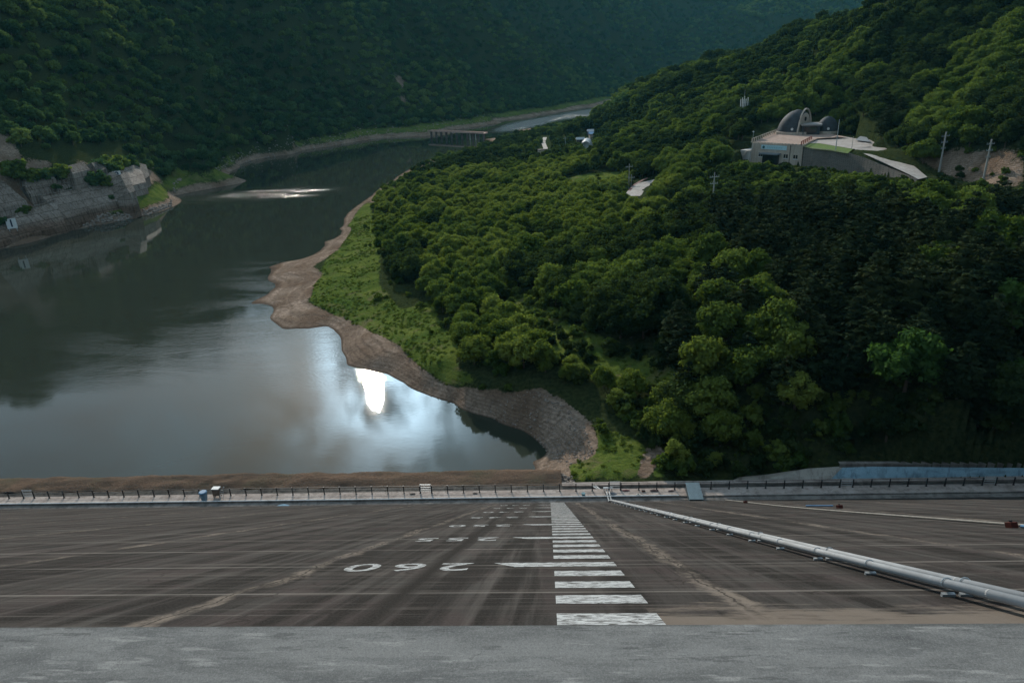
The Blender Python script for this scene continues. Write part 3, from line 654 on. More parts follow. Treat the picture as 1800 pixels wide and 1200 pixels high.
# masses
def mass(name, sel, kinds, label, cat):
    X_, Y_, Z_, S_, V_ = [], [], [], [], []; meshes = []
    for kd, tn_ in kinds:
        nv = len(VAR[kd])
        s2 = sel & (T['kind'] == kd) & (T['tone'] == tn_)
        X_.append(T['x'][s2]); Y_.append(T['y'][s2]); Z_.append(T['z'][s2]); S_.append(T['s'][s2]); V_.append(T['v'][s2].astype(int)+len(meshes))
        meshes += [whole_mesh(kd, i, tn_) for i in range(nv)]
    return stuff(name, *[np.concatenate(a) for a in (X_, Y_, Z_, S_, V_)], meshes, label, cat)
mass('leafy_wood', stuffed, [('broad', 'light'), ('broad', 'mid'), ('broad', 'dark')], 'leafy wood covering the headland and the right bank', 'wood')
mass('pine_wood', stuffed, [('pine', 'pine')], 'dark pine wood spread over the right slope', 'wood')
mass('undergrowth', stuffed, [('bush', 'mid'), ('bush', 'dark')], 'low green undergrowth between the trees and in the clearings', 'undergrowth')
# far wood
fm = [whole_mesh('coarse', i, 'far') for i in range(4)]+[whole_mesh('coarse', i, 'ridge_lit') for i in range(4)]+[whole_mesh('coarse', i, 'dark') for i in range(4)]
t1_, t2_ = spurs(X, Y, D); rg_ = (np.clip((t1_-.55)*2.2, 0, 1)*.75+np.clip((t2_-.6)*2, 0, 1)*.5+(fbm(X/25, Y/25, 3)-.5)*.8) > np.random.default_rng(5).random(len(X))*.9+.05  # spur crests get the lighter leaves, painting in the missing ridge light
Sf = .46+.55*rr**1.6; Sf = np.where(D < 420, Sf*.85, Sf); Sf = np.where(D > 1250, Sf*1.25, Sf); Sf = np.where(nsd & (Z < 8), Sf*.6, Sf)
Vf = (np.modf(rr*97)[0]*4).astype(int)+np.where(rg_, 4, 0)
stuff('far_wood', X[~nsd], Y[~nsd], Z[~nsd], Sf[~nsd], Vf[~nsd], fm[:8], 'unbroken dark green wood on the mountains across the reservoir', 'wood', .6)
stuff('hill_wood', X[nsd], Y[nsd], Z[nsd], Sf[nsd], Vf[nsd] % 4+np.where((fbm(X/18, Y/18, 3) > .55)[nsd], 4, 0), fm[8:]+[whole_mesh('coarse', i, 'mid') for i in range(4)], 'leafy wood on the hill behind the domed hall', 'wood', .6)
# weeds and tall grass on the meadows
Xw, Yw, Zw, pxw, pyw, Dw, r = cand(-90, 60, 66, 260, .85, 62, 260, 21); k = np.zeros(len(pxw), bool)
for p in GRASS+SCRUB[:1]+SCRUB[1:]: k |= inpoly(pxw, pyw, p)
k &= r.random(len(pxw)) < np.clip((fbm(Xw/4, Yw/4, 4)-.36)*3.2, .04, .8); n = k.sum()
stuff('meadow_weeds', Xw[k], Yw[k], Zw[k], r.uniform(.2, .5, n), (r.random(n)*3).astype(int), [whole_mesh('weed', i, 'weed') for i in range(3)], 'tufts of weeds and tall grass on the shore meadow', 'weeds', .05)
# ------------------------------------------------------------------ the dam
SLOPE = math.atan2(1, 1.5); FY0, FZ0 = 7.495, 42.55; KS = math.sqrt(1+1.5**2)
def S_of(elev): return (264.55-elev)*KS               # distance down the face from the crest edge
def face_pt(x, s, up=0.0):
    return (x, FY0+s*math.cos(SLOPE)+up*math.sin(SLOPE), FZ0-s*math.sin(SLOPE)+up*math.cos(SLOPE))
fm_, t, b = mat('stained_concrete_face', .9, .03); N = NT(t)
c = N.n('ShaderNodeTexCoord').outputs['Object']; sp = N.n('ShaderNodeSeparateXYZ', {0: c}); X_, Y_ = sp.outputs[0], sp.outputs[1]
def st(sx, sy, rot=0.0): return N.n('ShaderNodeMapping', {0: c, 2: (0, 0, rot), 3: (sx, sy, 1)}).outputs[0]
down = N.noise(st(1.1, .055), 1, 6, .62); down2 = N.noise(st(.35, .03, .02), 1, 5, .6); across = N.noise(st(.06, 1.1, .015), 1, 6, .65)
acr2 = N.noise(st(.14, 4.5), 1, 4, .6); grain = N.noise(c, 22, 4, .7); blot = N.noise(c, .5, 6, .6, .6)
base = N.mix(N.ramp(down2, (.42, 0), (.58, 1)), (.025, .022, .021), (.046, .043, .040))
base = N.mix(N.ramp(blot, (.45, 0), (.6, .6)), base, (.046, .034, .033))
base = N.mix(N.ramp(down, (.47, 0), (.56, .9)), base, (.0085, .0080, .0075))
base = N.mix(N.ramp(across, (.52, 0), (.62, .5)), base, (.080, .070, .063))
base = N.mix(N.ramp(acr2, (.55, 0), (.66, .4)), base, (.11, .097, .086))
base = N.mix(N.ramp(N.noise(st(1.9, .045, .01), 1, 6, .62), (.54, 0), (.66, .42)), base, (.10, .090, .083))
base = N.mix(N.ramp(N.noise(st(.55, .02), 2.3, 4, .6), (.53, 0), (.60, .55)), base, (.012, .011, .0105))
def comb(v, off, per, w):
    f = N.math('FRACT', N.math('DIVIDE', N.math('ADD', v, off), per)); f = N.math('MULTIPLY', N.math('ABSOLUTE', N.math('SUBTRACT', f, .5)), -1.0)
    d = N.math('MULTIPLY', N.math('ADD', f, .5), per)          # distance to the joint
    return d
wob = N.math('MULTIPLY', N.math('SUBTRACT', N.noise(st(.5, .5), 1, 4, .6), .5), .10)
hj = comb(N.math('ADD', Y_, wob), 100-8.7, 4.5, 0); hl = N.ramp(hj, (.02, 1), (.13, 0))
hl2 = N.ramp(comb(N.math('ADD', Y_, wob), 100-8.0, 1.5, 0), (.0, 1), (.04, 0))
lim = N.mix(N.math('MULTIPLY', hl, N.ramp(N.noise(st(.12, .3), 1, 4, .6), (.38, .12), (.60, .8))), base, (.19, .172, .155))
lim = N.mix(N.math('MULTIPLY', hl2, N.ramp(N.noise(st(.1, .4), 1.7, 4, .6), (.46, 0), (.60, .55))), lim, (.16, .145, .13))
# sandy silt gathered along the upright joints
vj = comb(N.math('ADD', X_, N.math('MULTIPLY', N.math('SUBTRACT', N.noise(st(.2, .25), 1, 5, .65), .5), 1.3)), 90-2.55, 9.05, 0)
silt = N.math('SUBTRACT', N.math('ADD', N.math('MULTIPLY', N.noise(st(.8, .3, .3), 1, 6, .7), 1.0), .04), N.math('MULTIPLY', vj, .78))
crk = N.ramp(N.n('ShaderNodeTexVoronoi', {'Vector': N.n('ShaderNodeVectorMath', {0: N.n('ShaderNodeMapping', {0: c, 3: (.45, .28, 1)}).outputs[0], 1: N.n('ShaderNodeVectorMath', {0: N.n('ShaderNodeTexNoise', {'Vector': c, 'Scale': 1.3, 'Detail': 5}).outputs['Color'], 1: (.5, .5, .5)}, operation='MULTIPLY').outputs[0]}).outputs[0], 'Scale': 1.0}, feature='DISTANCE_TO_EDGE').outputs['Distance'], (.006, 1), (.02, 0))
wisp = N.ramp(N.noise(st(1.6, .9, .5), 1, 7, .75, 1.2), (.42, 0), (.56, 1))
lim = N.mix(N.math('MULTIPLY', N.ramp(silt, (.36, 0), (.52, .9)), N.math('ADD', N.math('MULTIPLY', wisp, .75), .2)), lim, (.175, .145, .12))
lim = N.mix(N.math('MULTIPLY', crk, N.math('MULTIPLY', N.ramp(blot, (.5, 0), (.58, 1)), .7)), lim, (.014, .012, .011))
lim = N.mix(N.ramp(vj, (.012, .8), (.03, 0)), lim, (.02, .018, .016))
near_silt = N.math('SUBTRACT', N.math('ADD', N.noise(st(.5, 1.6), 1, 6, .7), .06), N.math('MULTIPLY', Y_, .16))
nsx = N.math('MULTIPLY', near_silt, N.ramp(X_, (.0, 0), (.5, 1)))
lim = N.mix(N.ramp(N.math('MULTIPLY', near_silt, N.math('GREATER_THAN', X_, 1.5)), (.30, 0), (.45, .75)), lim, (.17, .14, .115))
# one long black seepage streak
sk = N.math('ABSOLUTE', N.math('ADD', X_, N.math('ADD', 2.75, N.math('MULTIPLY', Y_, .018))))
lim = N.mix(N.math('MULTIPLY', N.ramp(N.math('ADD', sk, N.math('MULTIPLY', down, .25)), (.16, .95), (.46, 0)), N.ramp(Y_, (0, 0), (.03, 1))), lim, (.012, .011, .010))
fin = N.mix(N.ramp(grain, (.35, .0), (.75, .35)), lim, (.095, .085, .076)); fin = N.mix(N.ramp(grain, (.25, .35), (.45, 0)), fin, (.02, .018, .016))
t.links.new(fin, b.inputs['Base Color']); t.links.new(N.bump(N.math('ADD', grain, N.math('MULTIPLY', acr2, 1.2)), .5, .02), b.inputs['Normal'])
dam = bpy.data.objects.new('dam_face', None)
nx_, ns_ = 80, 40
V = [(-160+320*i/nx_, 80*j/ns_, 0) for j in range(ns_+1) for i in range(nx_+1)]
Fq = [(j*(nx_+1)+i, j*(nx_+1)+i+1, (j+1)*(nx_+1)+i+1, (j+1)*(nx_+1)+i) for j in range(ns_) for i in range(nx_)]
me = np_mesh('dam_face', np.array(V, float), np.array(Fq), fm_)
bpy.data.objects.remove(dam); dam = bpy.data.objects.new('dam_face', me); COL.objects.link(dam)
dam.location = (0, FY0, FZ0); dam.rotation_euler = (-SLOPE, 0, 0); tag(dam, kind='structure')

pt_, t, b = mat('worn_white_paint', .85, .08); N = NT(t); c = N.n('ShaderNodeTexCoord').outputs['Object']
w_ = N.ramp(N.noise(N.n('ShaderNodeMapping', {0: c, 3: (1.6, 4.5, 1)}).outputs[0], 2.2, 7, .72, .8), (.42, 0), (.54, 1))
g_ = N.noise(c, 30, 3, .7)
t.links.new(N.mix(N.math('MULTIPLY', w_, N.ramp(g_, (.3, .55), (.5, 1))), (.075, .073, .07), (.40, .41, .41)), b.inputs['Base Color'])
for e in range(225, 265):
    s1, s0 = S_of(e), S_of(e+.5); mb = MB()
    x0, x1 = .06, 1.60
    if e % 5 == 0:
        mb.add([(x0, s0, 0), (x1, s0, 0), (x1, s1, 0), (-1.5, s1, 0), (-1.22, s1-.45, 0), (-.9, s0, 0)], [(0, 1, 2, 3, 4, 5)])
    else: mb.add([(x0, s0, 0), (x1, s0, 0), (x1, s1, 0), (x0, s1, 0)], [(0, 1, 2, 3)])
    o = mb.build('gauge_bar', pt_, dam); o.location = (0, 0, .005)
for e in (230, 235, 240, 245, 250, 255, 260):
    for k, ch in enumerate(str(e)):
        o = letter('numeral', ch, 2.25, pt_, dam, .022)
        o.location = (-2.42-k*1.16, S_of(e), .006); o.rotation_euler = (0, 0, math.pi); o.scale = (.80, 1.0, 1)

cm, t, b = mat('crest_concrete', .95, .04); N = NT(t); c = N.n('ShaderNodeTexCoord').outputs['Object']
def st(sx, sy, rot=0.0): return N.n('ShaderNodeMapping', {0: c, 2: (0, 0, rot), 3: (sx, sy, 1)}).outputs[0]
k1 = N.noise(st(.35, 1.4), 1, 7, .65, .5); k2 = N.noise(c, 38, 4, .75); k3 = N.noise(st(1.1, 9), 1.0, 4, .6); k4 = N.noise(c, 110, 2, .6)
cc_ = N.mix(N.ramp(k1, (.42, 0), (.58, 1)), (.145, .141, .134), (.235, .227, .214))
cc_ = N.mix(N.ramp(k3, (.58, 0), (.66, .6)), cc_, (.085, .083, .08)); cc_ = N.mix(N.ramp(N.noise(st(.5, 2.2, .12), 1.3, 6, .7, .8), (.54, 0), (.60, .45)), cc_, (.13, .128, .124)); cc_ = N.mix(N.ramp(N.noise(st(.7, 5), 1.7, 5, .6), (.58, 0), (.66, .5)), cc_, (.42, .40, .37))
cc_ = N.mix(N.ramp(k2, (.3, .5), (.5, 0)), cc_, (.09, .088, .085)); cc_ = N.mix(N.ramp(k2, (.52, 0), (.75, .5)), cc_, (.36, .35, .33)); cc_ = N.mix(N.ramp(k4, (.4, .3), (.5, 0)), cc_, (.10, .10, .10))
ck_ = N.ramp(N.n('ShaderNodeTexVoronoi', {'Vector': N.n('ShaderNodeVectorMath', {0: N.n('ShaderNodeMapping', {0: c, 3: (.22, .6, 1)}).outputs[0], 1: N.n('ShaderNodeVectorMath', {0: N.n('ShaderNodeTexNoise', {'Vector': c, 'Scale': 2.2, 'Detail': 6}).outputs['Color'], 1: (.35, .35, .35)}, operation='MULTIPLY').outputs[0]}).outputs[0], 'Scale': 1.0}, feature='DISTANCE_TO_EDGE').outputs['Distance'], (.001, 1), (.0035, 0))
cc_ = N.mix(N.math('MULTIPLY', ck_, N.ramp(k1, (.50, 0), (.58, .5))), cc_, (.07, .068, .064))
ysep = N.n('ShaderNodeSeparateXYZ', {0: c}).outputs[1]
cc_ = N.mix(N.ramp(N.math('ADD', N.math('MULTIPLY', N.math('SUBTRACT', 7.5, ysep), 5.0), N.noise(st(2, 2), 1.6, 5, .7)), (.42, .7), (.75, 0)), cc_, (.10, .097, .09))
t.links.new(cc_, b.inputs['Base Color']); t.links.new(N.bump(N.math('ADD', k2, k4), .6, .01), b.inputs['Normal'])
mb = MB(); mb.add([(-160, -11, 42.57), (160, -11, 42.57), (160, 7.50, 42.57), (-160, 7.50, 42.57), (-160, 7.50, 42.3), (160, 7.50, 42.3), (-160, -75, 0), (160, -75, 0)],
                  [(0, 1, 2, 3), (3, 2, 5, 4), (6, 7, 1, 0)])
o = mb.build('dam_crest', cm); tag(o, kind='structure')

# ------------------------------------------------------------------ bench path at the foot of the face
def yb(x): return 66.9-.0218*(x+11)
def zb(x): return 2.95+.01453*(x+11)
def B(x, dy, dz=0.0): return (x, yb(x)+dy, zb(x)+dz)
def pxx(px, py=868): return at_z(px, py, 3)[0]
def strip(name, prof, m_, x0=-150, x1=150, n=150, jit=0.0, parent=None):
    """prof: list of (dy, dz) swept along the foot of the dam"""
    V = []; F = []; k = len(prof); r = random.Random(4)
    for i in range(n+1):
        x = x0+(x1-x0)*i/n
        for j, (dy, dz) in enumerate(prof):
            q = jit*(fbm(np.array([x*.25+j*3.7]), np.array([j*5.1]), 3)[0]-.5) if jit else 0
            V.append(B(x, dy+q, dz+q*.5))
    for i in range(n):
        for j in range(k-1): F.append((i*k+j, (i+1)*k+j, (i+1)*k+j+1, i*k+j+1))
    mb = MB(); mb.v = V; mb.f = F; o = mb.build(name, m_, parent); return o
def conc(name, c0, c1, sc_=.6, stain=(.05, .045, .04), amt=.6):
    m_, t, b = mat(name, .9, .06); N = NT(t); c = N.coord(out='Object')
    st_ = N.n('ShaderNodeMapping', {0: c, 3: (.35, 1.6, 1.6)}).outputs[0]
    q = N.mix(N.ramp(N.noise(c, sc_, 6, .65), (.35, 0), (.65, 1)), c0, c1)
    q = N.mix(N.ramp(N.noise(st_, .8, 6, .7, .8), (.52, 0), (.70, amt)), q, stain)
    vs_ = N.n('ShaderNodeMapping', {0: c, 3: (1.3, 1.3, .10)}).outputs[0]
    q = N.mix(N.ramp(N.noise(vs_, 1.2, 5, .65), (.5, 0), (.62, amt*.8)), q, stain)
    q = N.mix(N.ramp(N.noise(c, 9, 4, .7), (.3, .3), (.5, 0)), q, stain)
    t.links.new(q, b.inputs['Base Color']); t.links.new(N.bump(N.noise(c, 7, 4, .7), .4, .02), b.inputs['Normal']); return m_
m_gut = conc('gutter_concrete', (.13, .115, .105), (.24, .215, .195)); m_path = conc('path_concrete', (.30, .245, .215), (.42, .36, .325), .5, (.14, .115, .10), .6)
m_low = conc('wet_channel_concrete', (.045, .042, .038), (.13, .115, .10), .35, (.022, .022, .022), .9)
tag(strip('gutter', [(-.6, -.25), (0, .012), (.72, .012), (.72, .14), (.86, .14)], m_gut), kind='structure')
tag(strip('footpath', [(.86, .13), (.87, .06), (2.52, .05), (2.53, -.62)], m_path), kind='structure')
tag(strip('channel_floor', [(2.5, -.55), (3.6, -.60), (4.3, -.5), (5.0, -.9), (6.0, -2.5)], m_low, jit=.35), kind='structure')
tag(strip('outer_ledge', [(3.95, -.75), (3.96, -.33), (4.55, -.33), (4.9, -1.4)], m_path, x0=1.5, x1=150, jit=.1), kind='structure')
# brown earth bank between the path and the water
em, t, b = mat('brown_earth', .95, .0); N = NT(t); c = N.coord()
q = N.mix(N.ramp(N.noise(N.n('ShaderNodeMapping', {0: c, 3: (.06, .5, .5)}).outputs[0], 1, 6, .6), (.35, 0), (.65, 1)), (.085, .066, .052), (.19, .125, .088))
q = N.mix(N.ramp(N.noise(c, 3.5, 5, .7), (.4, 0), (.7, .6)), q, (.075, .055, .042)); q = N.mix(N.ramp(N.noise(c, .25, 5, .6), (.5, 0), (.68, .5)), q, (.09, .085, .055))
t.links.new(q, b.inputs['Base Color']); t.links.new(N.bump(N.noise(c, 2.5, 6, .75), 1, .25), b.inputs['Normal'])
V = []; F = []; nX, nY = 420, 16
for i in range(nX+1):
    x = -150+151.5*i/nX
    for j in range(nY+1):
        u = j/nY; zt = -.62+(.35*math.sin(math.pi*min(1, u*1.5)))-max(0, u-.5)*2*(zb(x)+.2)
        zt += (fbm(np.array([x*.5]), np.array([u*6]), 4)[0]-.5)*.55
        e_ = 1.0*(fbm(np.array([x*.12]), np.array([3.3]), 4)[0]-.5)*u
        if x > -4: zt -= max(0, (x+4)/6)*u*.4
        V.append(B(x, 4.35+6.6*u+e_*1.6, zt))
for i in range(nX):
    for j in range(nY): F.append((i*(nY+1)+j, (i+1)*(nY+1)+j, (i+1)*(nY+1)+j+1, i*(nY+1)+j+1))
mb = MB(); mb.v = V; mb.f = F; tag(mb.build('earth_bank', em, smooth=True), kind='structure')
# apron of pale and blue-washed concrete at the right end
bm_ = conc('blue_washed_concrete', (.22, .36, .45), (.32, .48, .57), .3, (.045, .06, .07), .5); pm_ = conc('pale_concrete', (.38, .35, .31), (.5, .47, .42), .4, (.12, .11, .10), .6)
def apron(name, pxs, m_):
    V = []; F = []
    n = len(pxs)
    for i, (xa, xf, yf, zf) in enumerate(pxs):
        a = B(at_z(xa, 846, 3.2)[0], 4.5, -.30); f = at_z(xf, yf, zf)
        V += [a, tuple(f)]
    for i in range(n-1): F.append((2*i, 2*i+2, 2*i+3, 2*i+1))
    mb = MB(); mb.v = V; mb.f = F; return tag(mb.build(name, m_), kind='structure')
apron('pale_apron', [(1290, 1300, 838, 3.6), (1340, 1352, 833, 3.9), (1400, 1420, 823, 4.4), (1464, 1483, 819, 4.6)], pm_)
apron('blue_apron', [(1464.2, 1483.2, 819, 4.6), (1560, 1570, 820, 4.6), (1680, 1680, 821, 4.6), (1800, 1800, 822, 4.6), (1950, 1950, 824, 4.6)], bm_)
mb = MB()
for i in range(26):
    f = at_z(1475+i*20, 817.5, 4.7); f2 = at_z(1475+i*20+20.5, 817.5, 4.7)
    mb.add([(f[0], f[1]-.1, 3.6), (f2[0], f2[1]-.1, 3.6), (f2[0], f2[1]-.1, 4.95), (f[0], f[1]-.1, 4.95), (f2[0], f2[1]+.4, 5.0), (f[0], f[1]+.4, 5.0)], [(0, 1, 2, 3), (3, 2, 4, 5)])
tag(mb.build('apron_kerb', m_gut), kind='structure')

# ------------------------------------------------------------------ railing, gates
blk = simple('black_railing_paint', (.018, .018, .02), .5, .4); galv = simple('pale_galvanised_steel', (.42, .44, .45), .45, .5, metal=.4); wht = simple('white_plastic', (.62, .62, .60), .5)
gates = [57, 750, 1080, 1485, 1735]; gx = [at_z(p, 872-(p/1800)*22, zb(at_z(p, 868, 3)[0]))[0] for p in gates]
FD = 2.2
def railing(x0, x1, label):
    e = empty('railing', B(x0, FD, 0)); ox, oy, oz = B(x0, FD, 0)
    n = max(1, round((x1-x0)/2.0)); 
    for i in range(n+1):
        x = x0+(x1-x0)*i/n; a = B(x, FD, 0); mb = MB()
        mb.box(a[0]-ox-.055, a[0]-ox+.055, a[1]-oy-.05, a[1]-oy+.05, a[2]-oz, a[2]-oz+1.1); mb.box(a[0]-ox-.10, a[0]-ox+.10, a[1]-oy-.08, a[1]-oy+.08, a[2]-oz+.05, a[2]-oz+.11)
        mb.build('post', blk, e)
    a, b_ = B(x0, FD, 0), B(x1, FD, 0)
    for h in (.32, .68, 1.04):
        MB().tube([(0, 0, h), (b_[0]-ox, b_[1]-oy, b_[2]-oz+h)], .020 if h < 1 else .028, 6).build('rail', blk, e)
    return tag(e, label, 'railing', 'railing runs along the bench path')
wd_ = .72
ends = [-78]+gx+[66]
labs = ['short black railing run left of the leftmost gate', 'black railing run between the leftmost gate and the second gate, behind the blue bin', 'black railing run between the second gate and the gate at the pipes',
        'black railing run between the gate at the pipes and the gate by the blue apron', 'black railing run between the two rightmost gates', 'black railing run right of the rightmost gate']
for i in range(6): railing(ends[i]+(wd_ if i else 0), ends[i+1]-(wd_ if i < 5 else 0), labs[i])
glab = ['pale metal gate farthest left in the path railing', 'pale metal gate in the railing above the painted gauge numbers', 'metal gate in the railing just behind the pipe heads', 'pale metal gate in front of the left end of the blue apron', 'pale metal gate nearest the right edge of the path']
for i, x in enumerate(gx):
    o_ = B(x, FD, .05); e = empty('railing_gate', o_, -.0218); tag(e, glab[i], 'gate', 'gates in the path railing')
    for s_ in (-1, 1): MB().tube([(s_*.62, 0, 0), (s_*.62, 0, 1.22)], .035, 8).build('post', galv if i != 2 else blk, e)
    for h in (.3, .55, .8, 1.05, 1.2): MB().tube([(-.62, 0, h), (.62, 0, h)], .028, 6).build('bar', galv, e)

# ------------------------------------------------------------------ pipes
pg_ = simple('grey_pipe_plastic', (.33, .33, .33), .65, .15, .2, 1.2); rst = simple('rust_red_iron', (.075, .025, .02), .9, .05); bpt = simple('blue_plastic', (.10, .20, .32), .4, .4); stl = simple('dull_teal_steel', (.15, .20, .22), .4, .5, .2, 2, .5)
send = S_of(222+zb(7))-.3
for x0, lb in ((6.78, 'grey drain pipe running down the dam face, the nearer of the twin pipes'), (7.08, 'grey drain pipe running down the dam face, the farther of the twin pipes')):
    e = empty('drain_pipe', face_pt(x0, 0, .2)); ox, oy, oz = face_pt(x0, 0, .2); tag(e, lb, 'pipe', 'twin pipes on the dam face')
    rr_ = lambda p: (p[0]-ox, p[1]-oy, p[2]-oz)
    top = [rr_(face_pt(x0, s, .21)) for s in (-.2, 10, 20, 30, 40, 50, 60, send-1.2)]
    xe = x0-.02; en = [rr_(B(xe, -.3, .25)), rr_(B(xe-.05, .4, .27)), rr_(B(xe-.12, 1.9, .32))]
    MB().tube(top+en, .078, 14).build('pipe_body', pg_, e, True)
    for s in np.arange(1.2 if x0 < 7 else 2.6, send-2, 5.8):
        MB().tube([rr_(face_pt(x0, s, .21)), rr_(face_pt(x0, s+.04, .21))], .082, 14).build('joint', blk if int(s) % 3 == 0 else pg_, e)
    for s in np.arange(2.4, send-2, 2.9 if x0 < 7 else 5.8):
        mb = MB(); mb.tube([rr_(face_pt(x0+.10*math.cos(a), s, .21+.10*math.sin(a))) for a in np.linspace(-.4, 3.54, 9)], .012, 5)
        p = rr_(face_pt(x0, s, .04)); mb.box(p[0]-.12, p[0]+.10, p[1]-.03, p[1]+.03, p[2]-.05, p[2]+.02); mb.build('bracket', galv, e)
e = empty('pipe_head', B(6.85, 2.05, .05)); tag(e, 'pale metal flange frame where the twin pipes reach the bench path', 'pipe fitting')
mb = MB(); mb.box(-.55, .55, -.12, .12, .42, .50); mb.build('flange', galv, e)
for s_ in (-.45, .45): MB().box(s_-.05, s_+.05, -.06, .06, 0, .42).build('leg', galv, e)
for k, (c0, c1) in enumerate((((1052, 860), (1022, 851)), ((1058, 862), (1032, 852)))):
    a, b_ = at_z(*c0, 2.9), at_z(*c1, 2.5); mid = (a+b_)/2+np.array([.2, .3, .05])
    o = MB().tube([tuple(a), tuple(mid), tuple(b_)], .07, 8).build('hose', wht); tag(o, ['white hose lying beyond the railing, left of the pair', 'white hose lying beyond the railing, right of the pair'][k], 'hose', 'pair of white hoses')
o = MB().tube([B(x, .80, .22) for x in np.linspace(-78, pxx(1190), 60)], .065, 8).build('kerb_pipe', simple('sunlit_white_pipe', (.8, .8, .78), .6)); tag(o, 'thin white pipe running along the kerb of the bench path', 'pipe')
# thin second line of pipe on the right
x0 = 19.0
o = MB().tube([face_pt(x0+.6*math.sin(s*.11), s, .07) for s in np.linspace(16.5, 69, 24)], .055, 8).build('thin_pipe', simple('silted_pipe', (.24, .22, .19), .8)); tag(o, 'thin pale pipe half buried in silt on the right of the dam face', 'pipe')
o = MB().tube([face_pt(18.9, 13, .08), face_pt(18.95, 19.2, .08)], .07, 8).build('blue_pipe', bpt); tag(o, 'short blue pipe beyond the rusty red block at the right edge', 'pipe')
for k, (px, py, w) in enumerate(((1480, 893, .16), (1780, 928, .15), (1311, 884, .14))):
    from_s = {0: S_of(240.9), 1: S_of(253.7), 2: S_of(232)}[k]; xx = {0: 21.3, 1: 18.8, 2: 18.9}[k]
    p = face_pt(xx, from_s, 0); e = empty('anchor_block', p, rot=(-SLOPE, 0, .15)); mb = MB(); mb.prism([(-w, -w*1.1), (w, -w*1.1), (w, w*1.1), (-w, w*1.1)], 0, w*1.5).build('block', rst, e)
    MB().box(-w*.25, w*.25, -w*.3, w*.3, w*1.5+.002, w*1.5+.08).build('lug', blk, e)
    tag(e, ['rusty red block on the dam face midway to the right edge', 'large rusty red block beside a blue pipe at the right edge', 'small rusty red block near the top of the thin pale pipe'][k], 'iron block', 'rusty blocks on the dam face')
p = face_pt(20.6, S_of(238.2), .06); o = MB().tube([p, face_pt(22.4, S_of(238.7), .06)], .07, 8).build('short_pipe', bpt); tag(o, 'short blue grey pipe lying across the dam face beside a rusty block', 'pipe')

# ------------------------------------------------------------------ things standing on the bench
def on_bench(name, px, dy, label, cat): return tag(empty(name, B(pxx(px), dy, .06), -.02), label, cat)
e = on_bench('water_tank', 362, 1.35, 'blue tapered plastic bin standing on the path left of the brown cabinet', 'bin')
mb = MB(); n = 14; V = []; 
for z_, r_ in ((0, .34), (.55, .43), (1.05, .47)): V += [(r_*math.cos(2*math.pi*k/n), r_*.9*math.sin(2*math.pi*k/n), z_) for k in range(n)]
mb.add(V, [tuple(range(n-1, -1, -1))]+[(j*n+k, j*n+(k+1) % n, (j+1)*n+(k+1) % n, (j+1)*n+k) for j in range(2) for k in range(n)]+[tuple(2*n+k for k in range(n))]).build('body', simple('pale_blue_plastic', (.17, .27, .36), .5), e)
MB().tube([(0, 0, 1.052), (0, 0, 1.12), (0, 0, 1.2)], [.50, .49, .40], 14).build('lid', bpt, e)
e = on_bench('control_cabinet', 381, 2.0, 'brown cabinet with a white top standing at the railing by the blue bin', 'cabinet')
MB().box(-.42, .42, -.28, .28, .30, 1.18).build('body', simple('brown_panel', (.17, .125, .10), .7), e); MB().box(-.46, .46, -.32, .34, 1.183, 1.27).build('top', wht, e)
for sx in (-.36, .36):
    for sy in (-.22, .22): MB().box(sx-.03, sx+.03, sy-.03, sy+.03, 0, .297).build('leg', blk, e)
e = on_bench('step_ladder', 391, 1.95, 'curved silver ladder leaning beside the brown cabinet', 'ladder')
for s_ in (-.2, .2): MB().tube([(s_, -.4, 0), (s_, -.1, .8), (s_, .1, 1.25), (s_, .25, 1.3), (s_, .36, 1.1)], .03, 6).build('rail', galv, e)
for h, yy in ((.25, -.32), (.5, -.22), (.75, -.13), (1.0, -.02)): MB().tube([(-.2, yy, h), (.2, yy, h)], .022, 6).build('rung', galv, e)
e = on_bench('steel_hatch', 1216, .85, 'long teal grey steel box with a ribbed lid lying across the path', 'steel box')
mb = MB(); mb.add([(-.75, -1.5, -.1), (.75, -1.5, -.1), (.75, 1.2, 0), (-.75, 1.2, 0), (-.75, -1.5, .55), (.75, -1.5, .55), (.75, 1.2, .95), (-.75, 1.2, .95)], [(3, 2, 1, 0), (0, 1, 5, 4), (2, 3, 7, 6), (1, 2, 6, 5), (3, 0, 4, 7)]).build('body', simple('dark_steel_side', (.09, .11, .12), .5, metal=.3), e)
mb = MB(); mb.add([(-.79, -1.54, .553), (.79, -1.54, .553), (.79, 1.24, .965), (-.79, 1.24, .965), (-.79, -1.54, .60), (.79, -1.54, .60), (.79, 1.24, 1.01), (-.79, 1.24, 1.01)], [(3, 2, 1, 0), (4, 5, 6, 7), (0, 1, 5, 4), (2, 3, 7, 6), (1, 2, 6, 5), (3, 0, 4, 7)]).build('lid', stl, e)
for k in range(9):
    x = -.68+k*.17; MB().add([(x-.015, -1.53, .603), (x+.015, -1.53, .603), (x+.015, 1.23, 1.013), (x-.015, 1.23, 1.013), (x-.015, -1.53, .63), (x+.015, -1.53, .63), (x+.015, 1.23, 1.04), (x-.015, 1.23, 1.04)], [(4, 5, 6, 7), (0, 1, 5, 4), (1, 2, 6, 5), (3, 0, 4, 7), (2, 3, 7, 6)]).build('rib', stl, e)
e = on_bench('bucket', 1025, 1.2, 'small teal bucket on the path left of the pipe heads', 'bucket')
MB().tube([(0, 0, 0), (0, 0, .2), (0, 0, .34)], [.17, .21, .24], 12).build('body', simple('teal_plastic', (.05, .17, .21), .5), e); MB().tube([(-.24, 0, .34), (-.1, 0, .5), (.1, 0, .5), (.24, 0, .34)], .012, 5).build('handle', galv, e)
